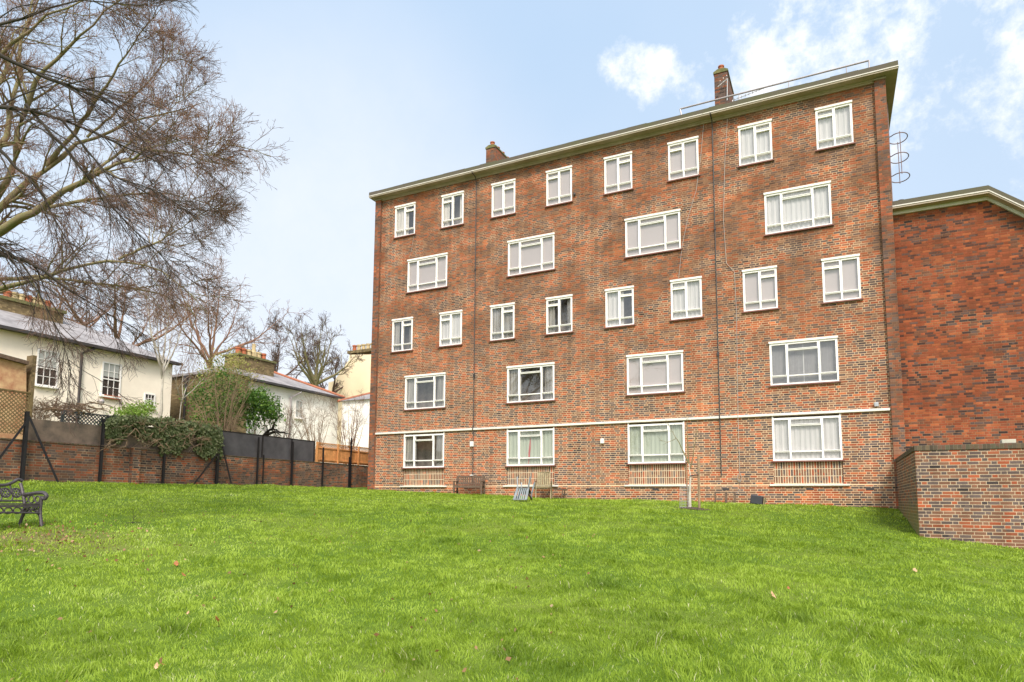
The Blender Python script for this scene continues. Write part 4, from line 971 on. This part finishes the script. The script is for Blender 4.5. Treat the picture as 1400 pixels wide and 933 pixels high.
mb = MB(); xm = on_y(491, 540, Y5).x; zt5 = on_y(491, 537, Y5+3).z
mb.v = [(a.x-.2, Y5-.2, a.z), (b.x+.2, Y5-.2, a.z), (b.x+.2, Y5+7.2, a.z), (a.x-.2, Y5+7.2, a.z), ((a.x+b.x)/2-1, Y5+3, zt5), ((a.x+b.x)/2+1, Y5+4, zt5)]; mb.f = [(0, 1, 5, 4), (1, 2, 5), (2, 3, 4, 5), (3, 0, 4), (0, 3, 2, 1)]
mb.build('roof', M['slate'], h5); MB().tube([mb.v[0], mb.v[4], mb.v[5], mb.v[1]], .1, 6).build('ridge_tiles', M['ridge'], h5)
# old outbuilding gable at the left edge
h6 = thing('outbuilding', 'crumbling outbuilding with flaking red and cream render and a brick pier at the left edge', 'building')
XO = -23.6
def qo(u, v): p = on_x(u, v, XO); return (p.y, p.z)
MB().prism([qo(-70, 640), qo(36, 640), qo(36, 499), qo(-10, 486), qo(-70, 470)], XO-4, XO, axis='x').build('wall', M['oldrender'], h6)
mb = MB(); a, b = qo(-72, 468), qo(36, 497); mb.bar((XO-.1, a[0], a[1]), (XO-.1, b[0], b[1]), .5, .12); mb.build('verge', M['wood'], h6)
a, b = qo(37, 640), qo(44, 486); MB().box(XO-.3, XO+.05, a[0], b[0], .3, b[1]).box(XO-.36, XO+.1, a[0]-.06, b[0]+.06, b[1]-.12, b[1]-.02).build('pier', M['brick_stock'], h6)

def hit(u, v, lift=0.):
    """the point of the lawn seen at this spot of the photograph"""
    d = ray(u, v); t = 2.
    while t < 60 and d[1]*t-DIST < -.55:
        if d[2]*t < gz(d[0]*t, d[1]*t-DIST)+lift: break
        t += .05
    x, y = d[0]*t, d[1]*t-DIST
    return Vector((x, y, gz(x, y)))
# teak bench against the flats
def legpost(mb, x, y, z0, z1, w=.06): mb.box(x-w/2, x+w/2, y-w/2, y+w/2, z0, z1)
p = hit(641.5, 676); g = gz(p.x, p.y)
tb = thing('teak_bench', 'weathered brown teak garden bench against the brick wall left of the ribbon window', 'bench', (p.x, p.y, g), R(14)); tb.scale = (.88,)*3
BW = .64
for sx in (-1, 1):
    for y, h in ((-.28, .60), (.24, .86)): MB().box(sx*BW-.033, sx*BW+.033, y-.045, y+.045, -.04, h).build('leg', M['wood'], tb)
    MB().box(sx*BW-.045, sx*BW+.045, -.34, .20, .60, .635).build('armrest', M['wood'], tb)
    MB().box(sx*BW-.02, sx*BW+.02, -.245, .205, .12, .17).build('side_rail', M['wood'], tb)
mb = MB()
for i in range(6): mb.box(-BW-.02, BW+.02, -.30+i*.087, -.30+i*.087+.07, .405, .43)
mb.build('seat', M['wood'], tb); MB().box(-BW+.034, BW-.034, -.30, -.27, .32, .403).box(-BW+.034, BW-.034, .21, .24, .32, .403).build('apron', M['wood'], tb)
mb = MB().box(-BW+.034, BW-.034, .215, .255, .80, .88).box(-BW+.034, BW-.034, .215, .255, .47, .52)
n = 12
for i in range(n): x = -BW+.07+(2*BW-.14)*i/(n-1); mb.box(x-.030, x+.030, .225, .243, .52, .80)
mb.build('backrest', M['wood'], tb)
tag(MB().box(-.06, .06, -.05, .05, 0, .03).build('paper_scrap', M['box'], loc=(p.x-.02, p.y+.21, g+.885*.88)), 'small white scrap lying on the back of the teak bench', 'paper')
# reclining teak chair
p = hit(743, 679); g = gz(p.x, p.y)
rc = thing('reclining_chair', 'mossy teak reclining garden chair below the ribbon window', 'chair', (p.x, p.y, g), R(22))
mb = MB()
for i in range(7): mb.box(-.25, .25, -.27+i*.075, -.27+i*.075+.055, .40, .42)
mb.build('seat', M['wood2'], rc)
mb = MB()
for i in range(7):
    x = -.22+i*.073; mb.bar((x, .24, .44), (x*.95, .50, 1.02), .05, .016, up=(0, -1, .4))
mb.bar((-.26, .235, .46), (.26, .235, .46), .05, .03).bar((-.24, .50, 1.03), (.24, .50, 1.03), .06, .03); mb.build('backrest', M['wood2'], rc)
for sx in (-1, 1):
    MB().bar((sx*.28, -.33, -.03), (sx*.28, .20, .62), .035, .05, up=(0, 1, 0)).build('leg', M['wood2'], rc)
    MB().bar((sx*.31, .34, -.03), (sx*.31, -.20, .62), .035, .05, up=(0, 1, 0)).build('leg', M['wood2'], rc)
    MB().bar((sx*.30, -.34, .64), (sx*.30, .30, .68), .06, .03).build('armrest', M['wood'], rc)
fs = MB(); 
for i in range(5): fs.box(.42+i*.09, .49+i*.09, -.22, .22, .36, .38)
fs.bar((.40, -.2, .35), (.90, -.2, .35), .03).bar((.40, .2, .35), (.90, .2, .35), .03).bar((.78, -.2, .35), (.72, -.2, -.03), .03).bar((.78, .2, .35), (.72, .2, -.03), .03)
fo = fs.build('side_table', M['wood'], loc=(p.x, p.y, g)); fo.rotation_euler.z = R(10); tag(fo, 'low slatted wooden side table right of the reclining chair', 'table')
# grey plastic chair tipped onto its front
p = hit(716, 685); g = gz(p.x, p.y)
pc = thing('plastic_chair', 'grey plastic garden chair tipped over with its legs in the air', 'chair', (p.x, p.y, g), R(8)); pc.scale = (.85,)*3
A, B_, C_ = (-.44, .02), (-.10, .46), (.34, .26)     # (y, z): top of the back on the grass, seat hinge, front edge of the seat
mb = MB()
for i in range(6): x = -.19+i*.076; mb.bar((x, A[0], A[1]+.03), (x*.9, B_[0]-.02, B_[1]-.02), .042, .014, up=(0, -1, 1))
mb.bar((-.25, A[0]-.01, A[1]+.02), (.25, A[0]-.01, A[1]+.02), .07, .03).bar((-.21, B_[0]-.01, B_[1]-.02), (.21, B_[0]-.01, B_[1]-.02), .07, .02)
for sx in (-1, 1): mb.bar((sx*.235, A[0], A[1]+.02), (sx*.215, B_[0], B_[1]), .045, .025, up=(0, -1, 1))
mb.build('backrest', M['greyplastic'], pc)
mb = MB(); mb.bar((0, B_[0], B_[1]), (0, C_[0], C_[1]), .44, .025, up=(0, 0, 1)); mb.build('seat', M['slateplastic'], pc)
for sx in (-1, 1):
    MB().bar((sx*.20, B_[0], B_[1]), (sx*.25, B_[0]+.10, .86), .045, .04).build('leg', M['greyplastic'], pc)
    MB().bar((sx*.20, C_[0], C_[1]), (sx*.25, C_[0]+.18, .66), .045, .04).build('leg', M['greyplastic'], pc)
    MB().bar((sx*.26, A[0]+.16, .25), (sx*.27, .12, .05), .05, .04).bar((sx*.26, .12, .05), (sx*.23, .20, .30), .045, .04).build('armrest', M['slateplastic'], pc)
# small broken table frame and leaning dark box
p = hit(992, 686); g = gz(p.x, p.y)
tf = thing('table_frame', 'small low wooden table frame missing its top under the white cable', 'table', (p.x, p.y, g), R(4))
MB().box(-.36, .30, -.02, .02, .36, .385).box(-.36, .30, .28, .31, .36, .385).build('rail', M['wood'], tf)
for x, y, w in ((-.34, 0, .025), (.02, 0, .085), (.27, 0, .025), (.29, .3, .03), (-.34, .3, .025)): MB().box(x-w/2, x+w/2, y-.02, y+.02, -.04, .36).build('leg', M['wood'], tf)
p = hit(1035, 687); g = gz(p.x, p.y)
lb = thing('dark_box', 'dark slate grey plastic box tilted against a short board by the wall', 'box', (p.x, p.y, g), R(-6))
o = MB().box(-.2, .17, -.12, .12, .0, .28).build('body', M['slateplastic'], lb, bevel=.02); o.rotation_euler.y = R(7); o.location.z = .02
o = MB().box(.19, .215, -.1, .1, -.03, .27).build('board', M['wood2'], lb); o.rotation_euler.y = R(12); o.location.x = .0
# staked sapling with wire guard
p = at_d(946, 697, 19.6); 
sp = hit(942, 696); g = gz(sp.x, sp.y)
st = thing('staked_sapling', 'young bare tree with stakes and wire guard in front of the third ground floor window', 'tree')
X0, Y0 = sp.x, sp.y
def sq(u, v): return on_y(u, v, Y0)
tr = limb_set([([Vector((sq(943, 695).x, Y0, g-.05)), sq(943, 665), sq(944, 640), sq(942, 632)], .042, .028)], 8)
build_tubes('trunk', [tr], M['birch'], st, 8)
limbs = [([sq(942, 634), sq(932, 612), sq(922, 596), sq(914, 584), sq(912, 578)], .022, .006), ([sq(942, 632), sq(941, 610), sq(940, 590), sq(939, 572)], .018, .005), ([sq(944, 640), sq(948, 625), sq(949, 610), sq(953, 590), sq(955, 575)], .018, .005), ([sq(924, 600), sq(912, 606), sq(905, 602)], .008, .004)]
LP, LR = limb_set(limbs, 9); b1, r1 = spawn(LP, LR, 6, .15, .5, 32, .45, 5, up=.05, rmin=.0035, tmin=.4); build_tubes('branches', [(LP, LR), (b1, r1)], M['bark'], st, 5)
for u, vt in ((955.5, 622), (939, 632)):
    xx = sq(u, 690).x; MB().tube([(xx, Y0+.05, g-.1), (xx+.01, Y0+.05, sq(u, vt).z)], .035 if u > 950 else .02, 8).build('stake', M['tanbark'], st)
wg = MB(); gxm = sq(936, 690).x
for i in range(10):
    a = 2*math.pi*i/10; wg.tube([(gxm+.14*math.cos(a), Y0+.14*math.sin(a), g-.02), (gxm+.12*math.cos(a), Y0+.12*math.sin(a), g+.62)], .004, 4)
for k in range(8):
    z = g+.05+k*.08; wg.tube([(gxm+.135*math.cos(a), Y0+.135*math.sin(a), z) for a in np.linspace(0, 6.283, 13)], .0035, 4)
wg.build('wire_guard', M['alu'], st)
MB().tube([(sq(955, 650).x, Y0+.0, g+.95), (sq(944, 650).x, Y0-.03, g+.92)], .018, 6).build('tie', M['black'], st)
soil = MB()
k = 26; soil.v = [(sq(946, 697).x+.5*math.cos(2*math.pi*i/k)*(1+.15*math.sin(3.1*i)), Y0+.34*math.sin(2*math.pi*i/k)*(1+.15*math.cos(2.3*i)), g+.012) for i in range(k)]; soil.v = [(a, b, gz(a, b)+.015) for a, b, c in soil.v]; soil.f = [tuple(range(k))]
# raised soil mound under the sapling
cen = (sq(946, 697).x, Y0, g+.06); soil.v.append(cen); soil.f = [(i, (i+1) % k, k) for i in range(k)]
tag(soil.build('soil', plain('dark_soil', (.07, .045, .03), .95, var=.5, scale=20, bump=.6)), kind='structure')

# cast iron bench at the left edge
p = hit(40, 720); g = gz(p.x, p.y)
toC = Vector((-p.x, -DIST-p.y, 0)).normalized(); right = Vector((-toC.y, toC.x, 0))
face = (right*.62+toC*.78).normalized(); rz = math.atan2(face.y, face.x)-math.atan2(-1, 0)   # local -Y is the front
ib = thing('cast_iron_bench', 'ornate grey cast iron garden bench cut off by the left edge of the picture', 'bench', (p.x, p.y, g), rz)
# right end (seen) is at local x=+... ; bench runs to the other side
def curve(pts, n=24):
    P = [Vector(q) for q in pts]; out = []
    for i in range(len(P)-1):
        p0 = P[max(i-1, 0)]; p1 = P[i]; p2 = P[i+1]; p3 = P[min(i+2, len(P)-1)]
        for k in range(n//(len(P)-1)):
            t = k/(n//(len(P)-1)); out.append(.5*((2*p1)+(-p0+p2)*t+(2*p0-5*p1+4*p2-p3)*t*t+(-p0+3*p1-3*p2+p3)*t**3))
    out.append(P[-1]); return out
BL = 1.25
def endframe(x):
    mb = MB()
    def t(pts, r=.014): mb.tube(curve([(x, a, b) for a, b in pts]), r, 7)
    t([(-.30, 0), (-.27, .12), (-.24, .28), (-.24, .44), (-.25, .56)], .03)      # front leg
    t([(.24, 0), (.20, .14), (.14, .30), (.17, .46), (.22, .62), (.30, .80)], .03)  # rear leg and back post
    t([(.20, .58), (.05, .60), (-.12, .62), (-.28, .62), (-.36, .57), (-.33, .51), (-.27, .53)], .034)  # arm and scroll
    t([(-.27, .14), (-.15, .27), (0, .31), (.12, .26), (.22, .12)], .022)
    t([(-.25, .42), (-.1, .40), (.05, .38), (.17, .40)], .03)
    for cy, cz, r in ((-.15, .50, .06), (0, .50, .07), (.12, .50, .05), (-.12, .345, .035), (.05, .345, .03)):
        mb.tube([(x, cy+r*math.cos(a), cz+r*math.sin(a)) for a in np.linspace(0, 6.283, 14)], .014, 5)
    return mb.build('end_frame', M['iron'], ib)
endframe(0.); endframe(-BL)
mb = MB()
for i in range(6): y = -.24+i*.075; mb.box(-BL+.01, -.01, y, y+.05, .405+.0*i, .425)
mb.box(-BL+.02, -.02, -.255, -.235, .36, .40)
mb.build('seat', M['iron'], ib)
mb = MB()
for cx in np.arange(-.12, -BL, -.16):
    mb.tube([(cx+.07*math.cos(a), -.245, .30+.055*math.sin(a)) for a in np.linspace(0, 6.283, 12)], .013, 5)
mb.tube([(-.01, -.245, .245), (-BL/2, -.245, .27), (-BL, -.245, .245)], .018, 6)
mb.build('apron', M['iron'], ib)
mb = MB(); yk = lambda z: .17+(z-.42)*.30
crest = [(x, yk(z), z) for x, z in ((0.03, .84), (-.05, .87), (-.14, .82), (-.30, .76), (-.5, .76), (-.64, .80), (-.8, .76), (-1., .77), (-1.12, .83), (-1.22, .87), (-1.28, .84))]
mb.tube(curve(crest, 60), .03, 7); mb.tube([(0, yk(.47), .47), (-BL, yk(.47), .47)], .016, 7)
for cx in np.arange(-.12, -BL, -.2):
    r = .085; cz = .62
    mb.tube([(cx+r*math.cos(a), yk(cz+r*math.sin(a)), cz+r*math.sin(a)) for a in np.linspace(0, 6.283, 18)], .015, 5)
    for k in range(6):
        a = k*math.pi/3; c_ = (cx+.05*math.cos(a), cz+.05*math.sin(a)); mb.tube([(c_[0]+.022*math.cos(b), yk(c_[1]), c_[1]+.022*math.sin(b)) for b in np.linspace(0, 6.283, 9)], .011, 4)
    mb.tube([(cx-.1, yk(.48), .48), (cx-.06, yk(.62), .55), (cx-.1, yk(.74), .76)], .015, 5)
mb.build('backrest', M['iron'], ib)

# fallen leaves
lm = plain('fallen_leaf_brown', (.36, .13, .04), .7, var=.4, scale=20); lm2 = plain('fallen_leaf_pale', (.50, .30, .16), .7, var=.3, scale=20)
def leafobj(u, v, s, m, label, rz=0):
    s *= .8; d = ray(u, v); lo, hi = 2., 40.
    for _ in range(40):
        mid = (lo+hi)/2; q_ = (d[0]*mid, d[1]*mid-DIST, d[2]*mid)
        if q_[2] > gz(q_[0], q_[1])+.05: lo = mid
        else: hi = mid
    mb = MB(); pts = [(0, -.5), (.28, -.25), (.2, -.05), (.42, .1), (.18, .2), (.12, .42), (0, .55), (-.14, .36), (-.3, .28), (-.24, .08), (-.4, -.1), (-.18, -.22)]
    mb.v = [(a*s, b*s, .10*s*math.cos(a*7)+.25*s*abs(a)) for a, b in pts]+[(0, 0, .0), (0, -.75*s, .02)]; mb.f = [(i, (i+1) % 12, 12) for i in range(12)]
    o = mb.build('fallen_leaf', m, loc=q_); o.rotation_euler = (R(random.uniform(25, 60)), R(random.uniform(-20, 20)), rz)
    so = o.modifiers.new('thick', 'SOLIDIFY'); so.thickness = .002
    tag(o, label, 'leaf', 'fallen leaves on the lawn')
leafobj(241, 771, .13, lm, 'dark brown fallen leaf farthest left on the lawn', 1)
leafobj(251, 786, .09, lm, 'small reddish leaf just below the dark brown one', 2)
leafobj(297, 847, .095, lm, 'bright orange fallen leaf right of the dark grass tuft', 3)
leafobj(214, 911, .07, lm2, 'pale curled leaf near the bottom edge of the lawn', .5)
leafobj(222, 908, .06, lm, 'orange leaf touching the pale curled leaf near the bottom edge', 2.5)
leafobj(1057, 814, .13, lm2, 'large pale leaf in the middle right of the lawn', 1.2)
leafobj(1251, 780, .12, lm2, 'pale pink brown leaf nearest the low brick wall', .2)
leafobj(1078, 804, .06, lm, 'tiny dark leaf beside the large pale leaf', .2)
leafobj(257, 838, .055, lm2, 'faint tan leaf on the dark grass tuft', .2)

M['litter'] = leafmat('leaf_litter', [(.10, .05, .025), (.22, .11, .05), (.34, .19, .09), (.45, .34, .2)], .1)
bpp = at_d(60, 735, 11.)
C = np.c_[rng.normal(bpp.x, 1.1, 420), rng.normal(bpp.y, .8, 420)]; th = math.pi/2+YAW+R(10)+rng.uniform(-.3, .55, 260); rr_ = rng.uniform(3.5, 17, 260)
C = np.vstack([C, np.c_[rr_*np.cos(th), rr_*np.sin(th)-DIST]]); C = np.c_[C, ground(C[:, 0], C[:, 1])+rng.uniform(.015, .05, len(C))]
tag(leaves('leaf_litter', C, .045, M['litter'], None, droop=0), 'small brown leaf scraps scattered in the worn grass round the iron bench', 'leaf litter', kind='stuff')
tw = thing('fallen_twig', 'small bare twig lying on the lawn between the iron bench and the black fence', 'twig')
a = hit(183, 716, .03); P0, R0 = limb_set([([a+Vector((-.25, 0, .02)), a+Vector((0, .05, .05)), a+Vector((.3, .1, .03))], .008, .004), ([a+Vector((-.05, 0, .03)), a+Vector((-.08, .05, .12)), a+Vector((-.05, .08, .25))], .006, .003)], 7); build_tubes('stems', [(P0, R0), spawn(P0, R0, 4, .08, .2, 50, .6, 4, rmin=.002)], M['barkdark'], tw, 4)
# ------------------------------------------------------------------ sky and light
w = bpy.data.worlds.new('World'); S.world = w; w.use_nodes = True; t = NT(w.node_tree); bg = w.node_tree.nodes['Background']
SUN_EL, SUN_AZ = R(46), R(148)      # azimuth clockwise from +Y; hazy sun behind the camera, to the right
sky = t.new('ShaderNodeTexSky', sky_type='NISHITA'); sky.sun_disc = False; sky.sun_elevation = SUN_EL; sky.sun_rotation = SUN_AZ; sky.dust_density = 2.2; sky.air_density = 1.; sky.ozone_density = 1.
D = t.new('ShaderNodeTexCoord').outputs['Generated']; dx, dy, dz = t.xyz(D)
zc = t.m('MAXIMUM', dz, .0)
pale = t.ramp(zc, [(0., (7.3, 7.1, 7.0)), (.25, (4.7, 5.6, 6.7)), (.6, (4.0, 5.25, 6.8)), (1., (3.4, 4.8, 6.8))])
col = t.mix(.80, sky.outputs[0], pale)
n1 = t.noise(D, 11., 10, .66); n2 = t.noise(D, 3., 3, .5)
def spot(u, v, r0, r1):
    c = Vector(ray(u, v)).normalized()
    dt = t.m('ADD', t.m('ADD', t.m('MULTIPLY', dx, c.x), t.m('MULTIPLY', dy, c.y)), t.m('MULTIPLY', dz, c.z))
    return t.mr(dt, math.cos(R(r1)), math.cos(R(r0)), 0., 1., True)
reg = spot(1255, 45, 2, 15)
for q_ in ((1370, 95, 2, 11), (850, 80, 0, 3.4), (900, 108, 0, 4.2), (950, 128, 0, 4.2), (1000, 105, 0, 4.6), (1050, 90, 0, 5), (1120, 35, 1, 6.5), (1020, 55, 0, 3.5)): reg = t.m('MAXIMUM', reg, spot(*q_))
cl = t.mr(t.m('ADD', n1, t.m('MULTIPLY', t.m('SUBTRACT', reg, .62), .36)), .52, .80, 0., 1., True)
cl = t.m('MULTIPLY', cl, t.mr(reg, .0, .35))
cl = t.m('MAXIMUM', cl, t.m('MULTIPLY', t.mr(n2, .42, .75), .10))
col = t.mix(cl, col, (7.6, 7.6, 7.7, 1))
ce = Vector(ray(430, 420)).normalized()
dot2 = t.m('ADD', t.m('ADD', t.m('MULTIPLY', dx, ce.x), t.m('MULTIPLY', dy, ce.y)), t.m('MULTIPLY', dz, ce.z))
col = t.mix(t.m('MULTIPLY', t.mr(dot2, math.cos(R(27)), 1., 0., 1., True), t.m('MULTIPLY_ADD', n1, .4, .3)), col, (6.5, 6.6, 6.85, 1))
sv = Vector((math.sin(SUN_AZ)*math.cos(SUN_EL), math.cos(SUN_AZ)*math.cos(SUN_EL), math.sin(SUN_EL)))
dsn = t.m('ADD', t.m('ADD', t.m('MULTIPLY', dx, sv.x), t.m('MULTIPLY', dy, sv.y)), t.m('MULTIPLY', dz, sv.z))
fill_glow = t.m('MULTIPLY', t.m('POWER', t.mr(dsn, 0., 1.), 2.), 9.)  # sky brightening added round the sun, unseen behind the camera, to light the facade
col = t.mix(1., col, t.comb(fill_glow, t.m('MULTIPLY', fill_glow, .96), t.m('MULTIPLY', fill_glow, .88)), 'ADD')
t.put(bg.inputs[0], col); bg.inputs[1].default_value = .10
sd = bpy.data.lights.new('sun', 'SUN'); sd.energy = 2.4; sd.angle = R(16); sd.color = (1, .94, .86)
so = bpy.data.objects.new('sun', sd); COL.objects.link(so)
az = SUN_AZ; dirv = Vector((math.sin(az)*math.cos(SUN_EL), math.cos(az)*math.cos(SUN_EL), math.sin(SUN_EL)))
so.rotation_euler = dirv.to_track_quat('Z', 'Y').to_euler()
S.view_settings.view_transform = 'Standard'; S.view_settings.look = 'None'; S.view_settings.gamma = 1; S.view_settings.exposure = .70
S.render.engine = 'CYCLES'; S.cycles.max_bounces = 6; S.cycles.transparent_max_bounces = 16
